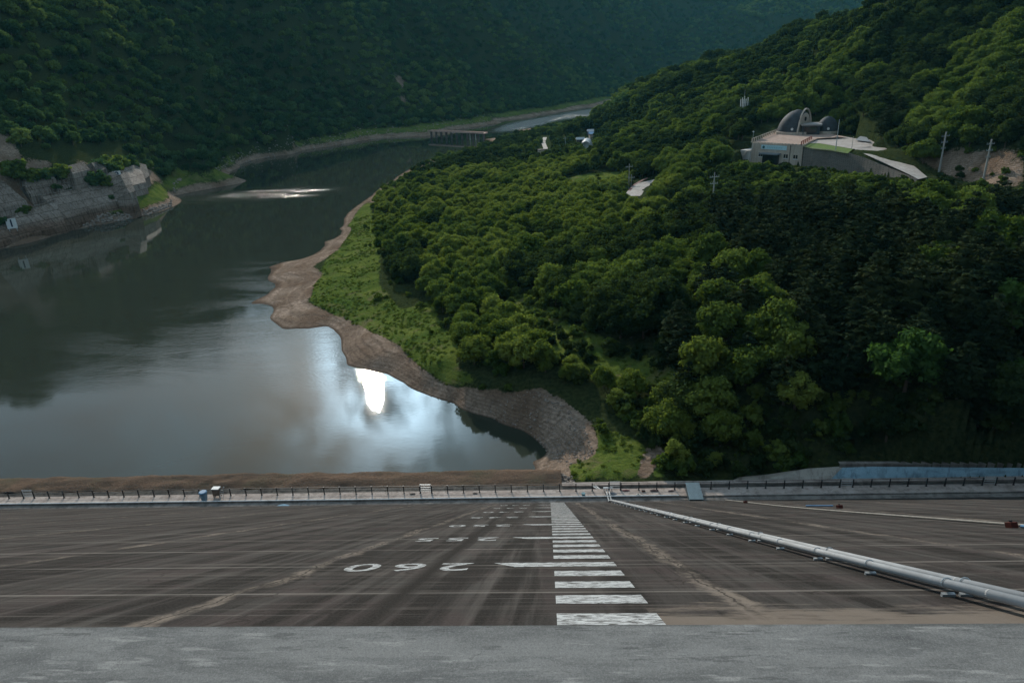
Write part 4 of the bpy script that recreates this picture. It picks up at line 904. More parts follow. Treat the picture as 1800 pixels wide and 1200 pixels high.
e = on_bench('concrete_block', 1120, 1.0, 'small pale concrete block right of the pipe heads', 'block'); MB().box(-.24, .24, -.17, .17, 0, .24).build('block', pm_, e); MB().box(-.10, .10, -.05, .05, .243, .27).build('lifting_lug', blk, e)
e = on_bench('valve_box', 1113+18, 1.9, 'low dark valve box beside the railing right of the pale block', 'valve box'); MB().box(-.2, .2, -.14, .14, 0, .12).build('body', rst, e); MB().box(-.16, .16, -.1, .1, .123, .17).build('lid', blk, e)
# rags and scraps on the path
for k, (px, dy, col_, w) in enumerate(((508, -.15, (.10, .20, .28), .8), (1075, 1.5, (.16, .16, .17), .7), (1100, 2.1, (.12, .05, .05), .5), (1150, 2.0, (.05, .03, .03), .6), (725, 2.0, (.06, .045, .035), .4), (835, 1.9, (.10, .07, .06), .35), (1180, 1.9, (.09, .05, .05), .4))):
    r = random.Random(k); V = []; n = 12
    for j in range(3):
        q = 1-j*.36
        V += [(w*q*(.75+.35*r.random())*math.cos(2*math.pi*i/n), w*.45*q*(.75+.35*r.random())*math.sin(2*math.pi*i/n), .02+j*.03+r.random()*.03) for i in range(n)]
    mb = MB().add(V, [(j*n+i, j*n+(i+1) % n, (j+1)*n+(i+1) % n, (j+1)*n+i) for j in range(2) for i in range(n)]+[tuple(2*n+i for i in range(n))])
    o = mb.build('tarp_scrap', simple('scrap_%s' % k, col_, .8), None, True); o.location = B(pxx(px), dy, .07)
    tag(o, ['crumpled blue scrap of tarp at the top of the dam face', 'grey sheet of tarp lying beside the pipe heads', 'reddish scrap right of the pipe heads', 'dark scrap between the pipes and the pale block', 'dark scrap beside the gate above the gauge numbers', 'brown scrap right of the gate above the gauge numbers', 'dark reddish scrap left of the steel box'][k], 'scrap')

# ------------------------------------------------------------------ rubble and stones
stm = conc('stone', (.16, .13, .11), (.36, .31, .27), 1.5, (.08, .065, .055), .4)
def rock(r, s_):
    V = []; nu, nv = 7, 5
    sc3 = np.array([r.uniform(.7, 1.2), r.uniform(.7, 1.2), r.uniform(.45, .8)])*s_
    for j in range(nv+1):
        ph = math.pi*j/nv
        for i in range(nu):
            th = 6.283*i/nu; k = r.uniform(.75, 1.1); V.append(np.array([math.sin(ph)*math.cos(th), math.sin(ph)*math.sin(th), math.cos(ph)])*k*sc3)
    return np.array(V), np.array([(j*nu+i, j*nu+(i+1) % nu, (j+1)*nu+(i+1) % nu, (j+1)*nu+i) for j in range(nv) for i in range(nu)])
def rocks(name, P, S, label, cat, seed):
    r = np.random.default_rng(seed); parts = []
    for p, s_ in zip(P, S):
        v, f = rock(r, s_); parts.append((v+p, f))
    V, F = join(parts); o = bpy.data.objects.new(name, np_mesh(name, V, F, stm)); COL.objects.link(o); return tag(o, label, cat, kind='stuff')
r = np.random.default_rng(8); P = []
while len(P) < 420:
    px, py = r.uniform(925, 1010), r.uniform(818, 858)
    if not inpoly(px, py, [(925,822),(945,816),(960,830),(985,834),(1010,845),(1012,856),(950,857),(938,846),(926,836)]): continue
    x, y, _ = at_z(px, py, 1.6); P.append((x, y, max(float(H(x, y)), (zb(x)-.62-max(0, y-yb(x)-4)*.35), .1)+.05))
rocks('rubble', P, r.uniform(.10, .42, len(P))*r.uniform(.5, 1, len(P)), 'heap of pale broken stones where the mud meets the path', 'rubble', 1)
P = []
while len(P) < 800:
    px, py = r.uniform(600, 1060), r.uniform(640, 830)
    if not inpoly(px, py, [(860,702),(945,704),(978,715),(1025,752),(1040,778),(1045,800),(1000,812),(985,800),(930,745),(860,712)]): continue
    x, y, _ = at_z(px, py, 2.2); P.append((x, y, float(H(x, y))+.02))
rocks('bank_stones', P, r.uniform(.06, .16, len(P))*r.uniform(.5, 1.4, len(P)), 'loose stones strewn over the bare slope above the inlet', 'stones', 2)
P = []
while len(P) < 900:
    px = r.uniform(100, 860); k = r.uniform(0, 1); py = np.interp(px, FXS, FYS)-k*10; x, y, z_ = at_z(px, py, k*1.6)
    P.append((x, y, float(H(x, y))+.05))
rocks('shore_stones', P, r.uniform(.3, .9, len(P)), 'pale stones along the far shoreline', 'stones', 3)
# ------------------------------------------------------------------ concrete walls on the left bank
m_wall = conc('weathered_wall_concrete', (.23, .19, .16), (.36, .31, .27), .12, (.08, .06, .048), .75)
_t = m_wall.node_tree; _b = _t.nodes['Principled BSDF']; _N = NT(_t); _src = _b.inputs['Base Color'].links[0].from_socket
_cc = _N.n('ShaderNodeSeparateXYZ', {0: _N.coord()}); _bv = _N.n('ShaderNodeCombineXYZ', {0: _cc.outputs[1], 1: _cc.outputs[2]}).outputs[0]
_bk = _N.n('ShaderNodeTexBrick', {'Vector': _bv, 'Color1': (1, 1, 1, 1), 'Color2': (.72, .70, .68, 1), 'Mortar': (.35, .33, .31, 1), 'Scale': .22, 'Mortar Size': .018, 'Brick Width': .9, 'Row Height': .55}).outputs[0]
_wl = _N.ramp(_N.math('ADD', _N.n('ShaderNodeSeparateXYZ', {0: _N.n('ShaderNodeNewGeometry').outputs['Position']}).outputs[2], _N.math('MULTIPLY', _N.noise(_N.coord(), .3, 4, .6), 2.0)), (.0, (.62, .50, .43)), (1.0, (1, 1, 1)))
_wl.node.inputs[0].links[0].from_node.name
_wm = _N.n('ShaderNodeMapRange', {0: _wl.node.inputs[0].links[0].from_socket, 1: 5.0, 2: 8.0}); _t.links.new(_wm.outputs[0], _wl.node.inputs[0])
_t.links.new(_N.mix(1.0, _N.mix(1.0, _src, _bk, 'MULTIPLY'), _wl, 'MULTIPLY'), _b.inputs['Base Color'])
m_dwall = conc('streaked_wall_concrete', (.09, .082, .072), (.16, .145, .13), .2, (.02, .02, .02), .95)
def rel(pts, o): return [tuple(np.asarray(p)-o) for p in pts]
def wall(name, corners, label, m_, dl=2.6, thick=7.0, ribs=0, cap=True, nx=10, nz=5):
    """corners TL, TR, BR, BL read off the photograph; the top leans back into the hill"""
    skirt = 8.0; C4 = []
    for q in corners:
        px, py = q[0], q[1]
        h_ = hit(px, py); D = math.hypot(h_[0], h_[1])
        C4.append((px, py, D))
    g = [[None]*(nx+1) for _ in range(nz+1)]
    for j in range(nz+1):
        for i in range(nx+1):
            u, v = i/nx, j/nz; w4 = ((1-u)*(1-v), u*(1-v), u*v, (1-u)*v)
            px, py, D = [sum(w*c_[k] for w, c_ in zip(w4, C4)) for k in range(3)]
            g[j][i] = at_d(px, py, D-dl)
    for i in range(nx+1): g[nz][i] = g[nz][i]-np.array([0, 0, skirt])
    o0 = np.array(g[nz][0]); e = empty(name, o0); tag(e, label, 'retaining wall', 'concrete walls on the left bank')
    nrm = np.cross(g[0][nx]-g[nz][0], g[0][0]-g[nz][0]); nrm /= np.linalg.norm(nrm)
    if nrm[1] > 0: nrm = -nrm
    V = [g[j][i]-o0 for j in range(nz+1) for i in range(nx+1)]; n1_ = len(V); V += [v-nrm*thick for v in V[:n1_]]
    ix = lambda j, i, b_=0: b_*n1_+j*(nx+1)+i
    F = []
    for j in range(nz):
        for i in range(nx): F.append((ix(j, i), ix(j+1, i), ix(j+1, i+1), ix(j, i+1))); F.append((ix(j, i, 1), ix(j, i+1, 1), ix(j+1, i+1, 1), ix(j+1, i, 1)))
    for i in range(nx): F.append((ix(0, i), ix(0, i+1), ix(0, i+1, 1), ix(0, i, 1))); F.append((ix(nz, i), ix(nz, i, 1), ix(nz, i+1, 1), ix(nz, i+1)))
    for j in range(nz): F.append((ix(j, 0), ix(j, 0, 1), ix(j+1, 0, 1), ix(j+1, 0))); F.append((ix(j, nx), ix(j+1, nx), ix(j+1, nx, 1), ix(j, nx, 1)))
    mb = MB(); mb.v = [tuple(v) for v in V]; mb.f = F; mb.build('face', m_, e)
    if cap:
        mb = MB(); P_ = [g[0][i]-o0+nrm*.25 for i in range(nx+1)]; hh = np.array([0, 0, .45])
        for i in range(nx):
            a, b_ = P_[i], P_[i+1]; k_ = nrm*1.2; mb.add([a, b_, b_-k_, a-k_, a+hh, b_+hh, b_-k_+hh, a-k_+hh], [(4, 5, 6, 7), (0, 1, 5, 4), (2, 3, 7, 6), (1, 2, 6, 5), (3, 0, 4, 7)])
        mb.build('coping', m_, e)
    for k in range(ribs):
        u = (k+.5)/ribs; pts = []
        for j in range(nz+1):
            f_ = u*nx; i = min(int(f_), nx-1); pts.append(g[j][i]*(1-f_+i)+g[j][i+1]*(f_-i)-o0)
        mb = MB(); sd = np.cross(nrm, [0, 0, 1]); sd /= np.linalg.norm(sd)
        for a, b_ in zip(pts[:-1], pts[1:]):
            w_, d_ = sd*.38, nrm*1.0
            mb.add([a-w_, a+w_, a+w_+d_, a-w_+d_, b_-w_, b_+w_, b_+w_+d_, b_-w_+d_], [(3, 2, 6, 7), (0, 3, 7, 4), (2, 1, 5, 6), (0, 1, 2, 3), (4, 5, 6, 7)])
        mb.build('rib', m_wall, e)
    return e, g, nrm
wA, gA, nA = wall('retaining_wall', [(-60,410,300),(97,352,312),(121,406,302),(-60,449,285)], 'lowest concrete wall at the waterline, carrying the sign at the left edge', m_wall, 5.0)
wB, gB, nB = wall('retaining_wall', [(74,345,326),(190,322,340),(214,359,330),(119,396,309)], 'long two-tone concrete wall in the middle of the left bank', m_wall, 4.2)
wall('buttress', [(186,320,336),(200,316,338),(216,357,329),(207,362,328)], 'pale sloping buttress at the right end of the long two-tone wall', m_wall, 3.0, nx=3)
wC, gC, nC = wall('retaining_wall', [(181,309,352),(234,292,366),(249,334,352),(203,344,343)], 'concrete wall with the second sign, farthest right on the left bank', m_wall, 3.6, 3.0, cap=False)
wall('retaining_wall', [(232,292,368),(250,295,368),(257,320,362),(247,330,358)], 'rough stone-faced wall end beyond the second sign', m_dwall, 2.0, ribs=4, nx=4, thick=2.5, cap=False)
wall('retaining_wall', [(42,330,340),(142,309,352),(163,321,348),(51,345,333)], 'dark streaked ribbed wall above the long two-tone wall', m_dwall, 2.9, ribs=26, nx=20)
wall('retaining_wall', [(104,296,362),(132,288,366),(147,305,360),(116,313,355)], 'square pale wall block above the dark ribbed wall', m_wall, 1.6, 3.5, cap=False)
wall('retaining_wall', [(148,292,372),(166,289,374),(178,306,366),(160,310,362)], 'small streaked wall block beside the square pale wall block', m_dwall, 1.6, 3.5, ribs=4, cap=False)
wall('retaining_wall', [(-30,318,338),(10,322,338),(56,362,322),(-30,392,310)], 'broad stepped wall block at the left edge, above the lowest wall', m_wall, 3.0, ribs=0)
wall('retaining_wall', [(203,336,341),(222,334,343),(236,352,336),(214,358,331)], 'small low wall foot beside the grass, below the second sign', m_wall, 3.0, cap=False)
wall('retaining_wall', [(43,318,345),(90,306,352),(100,316,350),(46,329,342)], 'pale upper strip of wall over the left half of the dark ribbed wall', m_wall, 3.6)
def HD(x, y): h_ = hit(x, y); return math.hypot(h_[0], h_[1])
def sign(px, py, D, ch, label):
    p = at_d(px, py, D); e = empty('sign_board', p, .6); tag(e, label, 'sign')
    MB().box(-1.5, 1.5, -.1, .1, -1.7, 1.7).build('panel', simple('white_sign_paint', (.62, .64, .64), .5, .3, .1), e)
    for s_ in (-1.1, 1.1): MB().box(s_-.12, s_+.12, -.05, .3, -2.8, -1.702).build('post', galv, e)
    o = letter('numeral', ch, 3.6, simple('navy_sign_paint', (.012, .03, .07), .6), e, .06, .02, True); o.rotation_euler = (math.pi/2, 0, 0); o.location = (0, -.14, 0)
sign(20, 393, HD(20, 400)-4.6, '1', 'white square sign with a dark numeral on the lowest wall')
sign(206, 308, HD(206, 314)-4.6, '2', 'white square sign with a dark numeral on the farther wall')
for k, (px, py, s_) in enumerate(((105, 303, 3.2), (168, 316, 3.4), (187, 322, 2.6), (182, 296, 4.2), (205, 293, 4.6), (225, 290, 3.8), (43, 368, 1.8), (5, 388, 1.6), (30, 305, 4), (100, 326, 1.3), (225, 324, 1.2), (196, 345, 1.0), (55, 310, 3), (75, 308, 2.6))):
    h_ = hit(px, py); e = empty('bush', at_d(px, py+4, math.hypot(h_[0], h_[1])-4.5)-np.array([0, 0, s_*.5]), k); e.scale = (s_, s_, s_*.9)
    tag(e, 'dark bush growing among the concrete walls on the left bank', 'bush', 'bushes among the concrete walls')
    for nm, me in (('trunk', trunk_me('bush', k % 3)), ('crown', crown_mesh('bush', k % 3, 'far' if k % 2 else 'mid'))):
        o = bpy.data.objects.new(nm, me); COL.objects.link(o); o.parent = e

# ------------------------------------------------------------------ bridge
a = at_z(755, 229.5, 5.6); b_ = at_z(852, 233.5, 5.6); dv = (b_-a); Lb = float(np.hypot(dv[0], dv[1])); rz = math.atan2(dv[1], dv[0])
m_br = simple('reddish_bridge_concrete', (.60, .40, .33), .8, .3, .25, .5); m_pier = simple('dark_pier_concrete', (.16, .125, .115), .85)
e = empty('bridge', (a[0], a[1], 0), rz); tag(e, 'low concrete bridge on many piers across the far end of the reservoir', 'bridge')
MB().box(0, Lb+1, -2.2, 2.2, 4.9, 5.5).build('deck', m_br, e)
for s_ in (-2.1, 2.1): MB().box(0, Lb+1, s_-.15, s_+.15, 5.503, 6.1).build('parapet', m_br, e)
for k in range(11):
    x = 2+(Lb-3)*k/10; mb = MB(); mb.box(x-.2, x+.2, -1.0, 1.0, -3, 4.897); mb.box(x-.6, x+.6, -2.0, 2.0, 4.2, 4.895) if False else None; mb.build('pier', m_pier, e)
for k in (7, 8): 
    x = 2+(Lb+1)*(k+.55)/10.5; MB().box(x-.5, x+.5, -1.2, -.8, -1, 4.5).build('pale_column', pm_, e)

# ------------------------------------------------------------------ poles
m_pole = simple('concrete_pole', (.30, .30, .28), .7, .3, .15); m_ins = simple('insulator', (.22, .26, .26), .5)
def pole(px, py, tx, ty, label, arms=2, D=None, lamp=False, name='utility_pole', r0=.17):
    h_ = hit(px, py) if D is None else at_d(px, py, D); D = math.hypot(h_[0], h_[1]); top = at_d(tx, ty, D)[2]; hh = top-h_[2]
    e = empty(name, h_-np.array([0, 0, .3]), .35); tag(e, label, 'flagpole' if name == 'flagpole' else 'lamp' if lamp else 'utility pole')
    MB().tube([(0, 0, 0), (0, 0, hh+.3)], [r0, r0*.6], 8).build('shaft', m_pole if name != 'flagpole' else galv, e)
    for k in range(arms):
        z_ = hh-.8-1.5*k; w_ = 1.25-.25*k; MB().box(-w_, w_, -.07, .07, z_, z_+.10).build('crossarm', m_ins, e)
        mb = MB()
        for x in (-w_+.1, -w_*.45, w_*.45, w_-.1): mb.tube([(x, 0, z_+.14), (x, 0, z_+.42)], .06, 6)
        mb.build('insulators', m_ins, e)
    if lamp: MB().tube([(0, 0, hh+.2), (0, 0, hh+.45), (0, 0, hh+.7)], [.1, .28, .12], 8).build('lamp_head', galv, e)
    return e
pole(1650, 305, 1661, 232, 'tall grey utility pole beyond the hall road, left of the two', 3, r0=.26)
pole(1728, 318, 1741, 245, 'tall grey utility pole beyond the hall road, right of the two', 3, r0=.26)
pole(1058, 322, 1057, 285, 'thin pole standing in the yellow green field', 1, 290)
pole(1105, 345, 1097, 288, 'leaning pale pole left of the curved road', 1, 235)
pole(1109, 340, 1108, 307, 'shorter pale pole at the left edge of the curved road', 1, 238)
pole(1127, 300, 1126, 264, 'pole with crossarms standing above the curved road', 3, 280)
pole(994, 272, 994, 240, 'grey pole in the trees between the pale track and the greenhouse', 1, 390)
pole(1254, 340, 1254, 303, 'grey pole with a crossarm rising from the wood below the hall', 2, 165)
pole(1322, 262, 1322, 233, 'lamp post at the left front corner of the hall terrace', 0, 232, True, 'lamp_post', .09)
# antenna mast
h_ = at_d(1306, 205, 300); e = empty('antenna_mast', h_-np.array([0, 0, 3]), 0); tag(e, 'pale lattice antenna mast with upright panels rising from the trees left of the hall', 'antenna')
for k in range(3): MB().tube([(1.0*math.cos(k*2.1), 1.0*math.sin(k*2.1), 0), (.5*math.cos(k*2.1), .5*math.sin(k*2.1), 9.5)], .09, 6).build('leg', galv, e)
for z_ in (2, 4, 6, 8): MB().tube([(1.0*math.cos(k*2.1), 1.0*math.sin(k*2.1), z_) for k in range(4)], .06, 5).build('brace', galv, e)
for k in range(5): MB().box(-1.5+k*.7, -1.25+k*.7, -.3+.2*(k % 2), -.1+.2*(k % 2), 6.8, 9.6+.5*(k % 3)).build('panel', wht, e)
MB().tube([(0, 0, 9), (0, 0, 13)], .05, 6).build('rod', galv, e)

# ------------------------------------------------------------------ the domed hall, its terrace, wall and road
ZT = HALLZ
m_cream = conc('cream_render', (.40, .33, .27), (.50, .43, .36), .3, (.20, .16, .13), .35); m_tile = conc('brick_paving', (.30, .21, .17), (.40, .30, .25), 1.0, (.22, .17, .14), .4)
m_shell = simple('dark_dome_shell', (.045, .052, .060), .75, .15, .35, .6); m_glass = simple('dark_glass', (.02, .025, .03), .1, .6); m_shellr = simple('faded_mural', (.13, .055, .035), .5, .4, .5, .5)
hall = empty('domed_hall', at_z(1405, 236, ZT)); hx, hy, hz = hall.location; tag(hall, 'dark double-domed hall with a cream arch and glass entrance on the terrace', 'hall')
def dome(rx, ry, h, cx, cy, cut=None, nph=28, nz=12, m_=None, name='dome'):
    V = []; F = []
    for j in range(nz+1):
        q = j/nz; z_ = h*q; k = max(0, 1-q**2.1)**.62
        for i in range(nph):
            th = 2*math.pi*i/nph; x = rx*k*math.cos(th); y = ry*k*math.sin(th)
            if cut is not None: x = min(x, cut)
            V.append((cx+x, cy+y, z_))
    for j in range(nz):
        for i in range(nph): F.append((j*nph+i, j*nph+(i+1) % nph, (j+1)*nph+(i+1) % nph, (j+1)*nph+i))
    mb = MB(); mb.v = V; mb.f = F; return mb.build(name, m_ or m_shell, hall, True)
RZ_ = .32; hall.rotation_euler = (0, 0, -RZ_)
bd_ = dome(6.6, 6.0, 8.2, 0, 0, 2.6); bd_.location = (-1.0, 2.4, 0); bd_.rotation_euler = (0, 0, -.42); dome(3.9, 4.2, 5.8, 8.9, 2.6)
mb = MB(); mb.tube([(2.72, 5.5*math.cos(a)*(.93 if .2 < a < 2.9 else 1), 8.35*math.sin(a)**.8 if a not in (0, math.pi) else 0) for a in np.linspace(0, math.pi, 25)], .3, 6); ar_ = mb.build('arch', m_cream, hall); ar_.location = bd_.location; ar_.rotation_euler = bd_.rotation_euler
mb = MB(); n = 24; V = [(2.61, 4.7*math.cos(a), 7.0*max(0, math.sin(a))**.8) for a in np.linspace(0, math.pi, n)]+[(2.71, 4.7*math.cos(a), 7.0*max(0, math.sin(a))**.8) for a in np.linspace(0, math.pi, n)]
mb.add(V, [tuple(range(n)), tuple(range(2*n-1, n-1, -1))]+[(i, i+1, n+i+1, n+i) for i in range(n-1)]).build('arch_panel', m_cream, bd_)
MB().tube([(2.72, 0, 5.0), (2.82, 0, 5.0)], .75, 16).build('round_window', m_glass, bd_)
MB().box(.6, 6.3, -2.9, 4.5, .0, 3.1).build('entrance_block', simple('charcoal_cladding', (.08, .084, .09), .5), hall)
MB().box(.2, 6.9, -3.6, 4.9, 3.103, 3.55).build('canopy_roof', simple('grey_roof', (.28, .27, .26), .6), hall)
MB().box(1.5, 5.4, -3.0, -2.903, .3, 2.6).build('glass_doors', m_glass, hall)
for k, x in enumerate((.9, 5.9)): MB().box(x-.3, x+.3, -3.5, -2.95, 0, 3.1).build('column', m_shell, hall)
for (cx, rx, ry) in ((-1.2, 6.75, 6.15), (8.6, 4.05, 4.35)):
    mb = MB(); n = 28; mb.tube([(0, 0, 0), (0, 0, .9)], 1, n, True)
    mb.v = [(cx+math.cos(2*math.pi*(i % n)/n)*rx, 2.3+math.sin(2*math.pi*(i % n)/n)*ry, 0 if i < n else .95) for i in range(2*n)]; mb.build('plinth', m_cream, hall)
for (x, z_) in ((-2.6, 2.0), (9.0, 1.9)): MB().tube([(x, -3.55 if x < 0 else -1.85, z_), (x, -3.75 if x < 0 else -2.05, z_)], .42, 12).build('porthole', wht, hall)
# lower storey under the terrace: world outline
def W2(px, py, z): return at_z(px, py, z)
TL_, TR_, BR_, BL_ = W2(1322, 251, ZT), W2(1412, 256, ZT), W2(1436, 243, ZT), W2(1372, 232, ZT)
ZL = ZT-6.2
e = empty('terrace_block', (TL_[0], TL_[1], ZL)); tag(e, 'pale low building with a blue sign board whose roof is the paved terrace', 'building'); O = np.array([TL_[0], TL_[1], ZL])
back = 16
mb = MB(); mb.prism([tuple((p-O)[:2]) for p in (TL_, TR_, BR_, BL_)], 0, ZT-ZL); mb.build('wall', m_cream, e)
mb = MB(); mb.prism([tuple((p-O)[:2]) for p in (TL_+[.6, .5, 0], TR_+[-.3, .5, 0], W2(1452, 238, ZT), W2(1445, 228, ZT), W2(1372, 226, ZT))], ZT-ZL+.003, ZT-ZL+.08); mb.build('paving', m_tile, e)
u = (TR_-TL_); Lw = float(np.hypot(u[0], u[1])); u = u/Lw; nf = np.array([u[1], -u[0], 0]); ang_ = math.atan2(u[1], u[0])
fr = empty('front', (0, 0, 0)); bpy.data.objects.remove(fr)
def onfront(name, x0, x1, z0, z1, d0, d1, m_):
    P4 = []
    for z_ in (z0, z1):
        for (xx, dd) in ((x0, d0), (x1, d0), (x1, d1), (x0, d1)): P4.append(tuple(u*xx*Lw+nf*dd+np.array([0, 0, z_])))
    return MB().add(P4, [(3, 2, 1, 0), (4, 5, 6, 7), (0, 1, 5, 4), (1, 2, 6, 5), (2, 3, 7, 6), (3, 0, 4, 7)]).build(name, m_, e)
def pz(f_): return (ZT-ZL)*f_
sb = onfront('sign_board', .20, .70, pz(.72), pz(.93), .02, .16, simple('pale_blue_board', (.42, .60, .64), .5, .3, .08))
mb = MB(); c0 = u*.25*Lw+nf*.18+np.array([0, 0, pz(.82)]); mb.tube([tuple(c0), tuple(c0+nf*.03)], .45, 10)
o = mb.build('emblem', simple('teal_emblem', (.02, .10, .12), .6), sb)
mb = MB()
for k in range(9):
    x0_ = .33+k*.034; c1 = u*x0_*Lw+nf*.18+np.array([0, 0, pz(.82)]); w_ = u*.26; hh_ = np.array([0, 0, .32])
    mb.add([c1-w_-hh_*.2, c1+w_-hh_*.2, c1+w_+hh_*.1, c1-w_+hh_*.1], [(0, 1, 2, 3)]); mb.add([c1-u*.05-hh_, c1+u*.05-hh_, c1+u*.05+hh_, c1-u*.05+hh_], [(0, 1, 2, 3)])
o = mb.build('lettering', simple('pale_teal_letters', (.20, .42, .46), .6), sb)
cn = onfront('canopy', .25, .60, pz(.50), pz(.56), .02, 2.6, simple('metal_canopy', (.16, .18, .20), .4)); onfront('entrance', .27, .57, pz(.0), pz(.495), .02, 1.0, m_glass)
for x in (.16, .20, .655, .70, .84, .885): onfront('window', x, x+.033, pz(.34), pz(.52), .015, .06, m_glass)
for x in (.155, .648, .835): onfront('window_frame', x, x+.09, pz(.30), pz(.335), .015, .12, wht)
onfront('downpipe', .765, .772, 0, pz(1), .01, .15, blk)
for f_ in np.linspace(0, 1, 16): onfront('coping', f_-.022, f_+.022, pz(1)+.09, pz(1)+.35, -.25, .12, m_cream)
ax = W2(1304, 262, ZT-3.2); w_l = -u*3.4
mb = MB(); mb.prism([tuple((w_l)[:2]), tuple((nf*1.0+w_l)[:2]), tuple((nf*1.0)[:2]), (0, 0), tuple((-nf*7)[:2]), tuple((-nf*7+w_l)[:2])], 0, pz(.62)); mb.build('side_block', conc('white_render', (.48, .45, .42), (.58, .55, .52), .4, (.25, .23, .21), .3), e)
mb = MB(); 
for k in range(10): 
    p = -u*(.4+.3*k)+nf*1.1; mb.add([tuple(p+np.array([0, 0, z_])+nf*d) for z_ in (pz(.62)-.38*k-.1, pz(.62)-.38*k) for d in (0, 1.0)]+[tuple(p-u*.32+np.array([0, 0, z_])+nf*d) for z_ in (pz(.62)-.38*k-.1, pz(.62)-.38*k) for d in (0, 1.0)], [(0, 1, 3, 2), (4, 6, 7, 5), (2, 3, 7, 6), (0, 4, 5, 1), (0, 2, 6, 4), (1, 5, 7, 3)])
mb.build('stair', m_cream, e)
# balustrades
def balust(P, Q, label, n, h=1.0, m_=m_cream):
    P, Q = np.array(P), np.array(Q); e2 = empty('balustrade', P); d = Q-P
    MB().tube([(0, 0, h), tuple(d+[0, 0, h])], .13, 6).build('rail', m_, e2)
    for k in range(n+1): p = d*k/n; MB().box(p[0]-.16, p[0]+.16, p[1]-.16, p[1]+.16, p[2], p[2]+h+.1).build('post', m_, e2)
    return tag(e2, label, 'balustrade')
balust(TL_+[0, 0, .05], W2(1373, 231, ZT), 'pale balustrade along the left side of the hall terrace', 15, 1.25)
balust(TR_+[-.4, .6, .08], W2(1426, 246, ZT), 'short reddish balustrade at the right corner of the terrace', 5, 1.1, simple('reddish_rail', (.30, .12, .09), .7))
pl = pole(1469, 262, 1470, 210, 'white flagpole on the lawn right of the hall', 0, float(np.hypot(*W2(1469, 262, ZT)[:2])), name='flagpole', r0=.13)
pole(1497, 262, 1499, 240, 'short dark post at the edge of the hall road', 0, float(np.hypot(*W2(1497, 262, ZT-.3)[:2])), r0=.08)
# retaining wall in front of the lawn, falling away along the road
wl = [(1409, 258, ZT-.5, 30), (1430, 262, ZT-.5, 33), (1460, 265, ZT-.5, 34), (1490, 270, ZT-.6, 33), (1520, 279, ZT-1.2, 27), (1550, 291, ZT-2.1, 20), (1585, 305, ZT-2.9, 11), (1612, 316, ZT-3.5, 5)]
V = []; o0 = W2(wl[0][0], wl[0][1], wl[0][2]); e = empty('retaining_wall', o0); tag(e, 'long grey stone wall holding up the lawn and road right of the hall', 'retaining wall')
WT = []
for px, py, z_, hpx in wl:
    p = W2(px, py, z_); WT.append(p); D = math.hypot(p[0], p[1]); zb_ = at_d(px, py+hpx, D)[2]-1.5
    q = p-o0; V += [tuple(q), (q[0], q[1], zb_-o0[2]), (q[0]+.1, q[1]+.8, q[2]), (q[0]+.1, q[1]+.8, zb_-o0[2])]
F = []
for i in range(len(wl)-1):
    a_ = 4*i; F += [(a_, a_+1, a_+5, a_+4), (a_, a_+4, a_+6, a_+2), (a_+2, a_+6, a_+7, a_+3)]
mb = MB(); mb.v = V; mb.f = F
m_sw, t, b = mat('stone_wall', .9, .2); N = NT(t); c = N.coord(scale=(1, 1, 1)); vr = N.n('ShaderNodeTexBrick', {'Vector': N.n('ShaderNodeMapping', {0: c, 2: (math.pi/2, 0, 0)}).outputs[0], 'Color1': (.20, .175, .15, 1), 'Color2': (.15, .135, .12, 1), 'Mortar': (.08, .075, .068, 1), 'Scale': 1.1, 'Mortar Size': .03})
t.links.new(N.mix(N.ramp(N.noise(c, .35, 6, .7), (.5, 0), (.7, .6)), vr.outputs[0], (.085, .08, .07)), b.inputs['Base Color'])
mb.build('wall_face', m_sw, e)
mb = MB(); V = []
for p in WT: q = p-o0; V += [(q[0], q[1]-.08, q[2]), (q[0], q[1]-.08, q[2]+.22), (q[0]+.1, q[1]+.9, q[2]+.22), (q[0]+.1, q[1]+.9, q[2])]
mb.v = V; mb.f = [f for i in range(len(WT)-1) for f in ((4*i, 4*i+4, 4*i+5, 4*i+1), (4*i+1, 4*i+5, 4*i+6, 4*i+2), (4*i+2, 4*i+6, 4*i+7, 4*i+3))]; mb.build('coping', m_gut, e)
# lawn and road surfaces laid on the pads
m_lawn, t, b = mat('lawn', .95, .1); N = NT(t); c = N.coord(); t.links.new(N.mix(N.noise(c, .8, 5, .6), (.05, .10, .02), (.12, .17, .04)), b.inputs['Base Color'])
def sheet(name, pts, z_, m_, lift=0.0):
    P = [W2(x, y, z_) for x, y in pts]; return tag(MB().add([(p[0], p[1], z_+lift) for p in P], [tuple(range(len(P)))]).build(name, m_), kind='structure')
sheet('lawn', [(1411,258.5),(1430,262),(1460,265),(1490,270),(1500,262),(1470,257),(1440,252),(1420,252)], ZT-.4, m_lawn, .02)
sheet('forecourt', [(1420,252),(1440,252),(1470,257),(1500,262),(1530,258),(1522,247),(1490,241),(1440,236),(1432,244)], ZT-.35, conc('pale_paving', (.33, .29, .26), (.42, .38, .35), .3, (.2, .18, .16), .4), .02)
m_road = conc('pale_road', (.34, .30, .27), (.48, .44, .40), .25, (.15, .13, .12), .5)
def road(name, L_, R_, m_, lift=.12, kerb=True):
    """edges as (px, py, z)"""
    V = []
    for (a_, b2) in zip(L_, R_): p, q = W2(*a_), W2(*b2); V += [(p[0], p[1], p[2]+lift), (q[0], q[1], q[2]+lift)]
    mb = MB(); mb.v = V; mb.f = [(2*i, 2*i+1, 2*i+3, 2*i+2) for i in range(len(L_)-1)]; return tag(mb.build(name, m_), kind='structure')
sheet('hall_forecourt', [(1374,243),(1378,236),(1440,232),(1466,237),(1490,241),(1432,244),(1425,249),(1400,249)], ZT+.09, m_tile, .03)
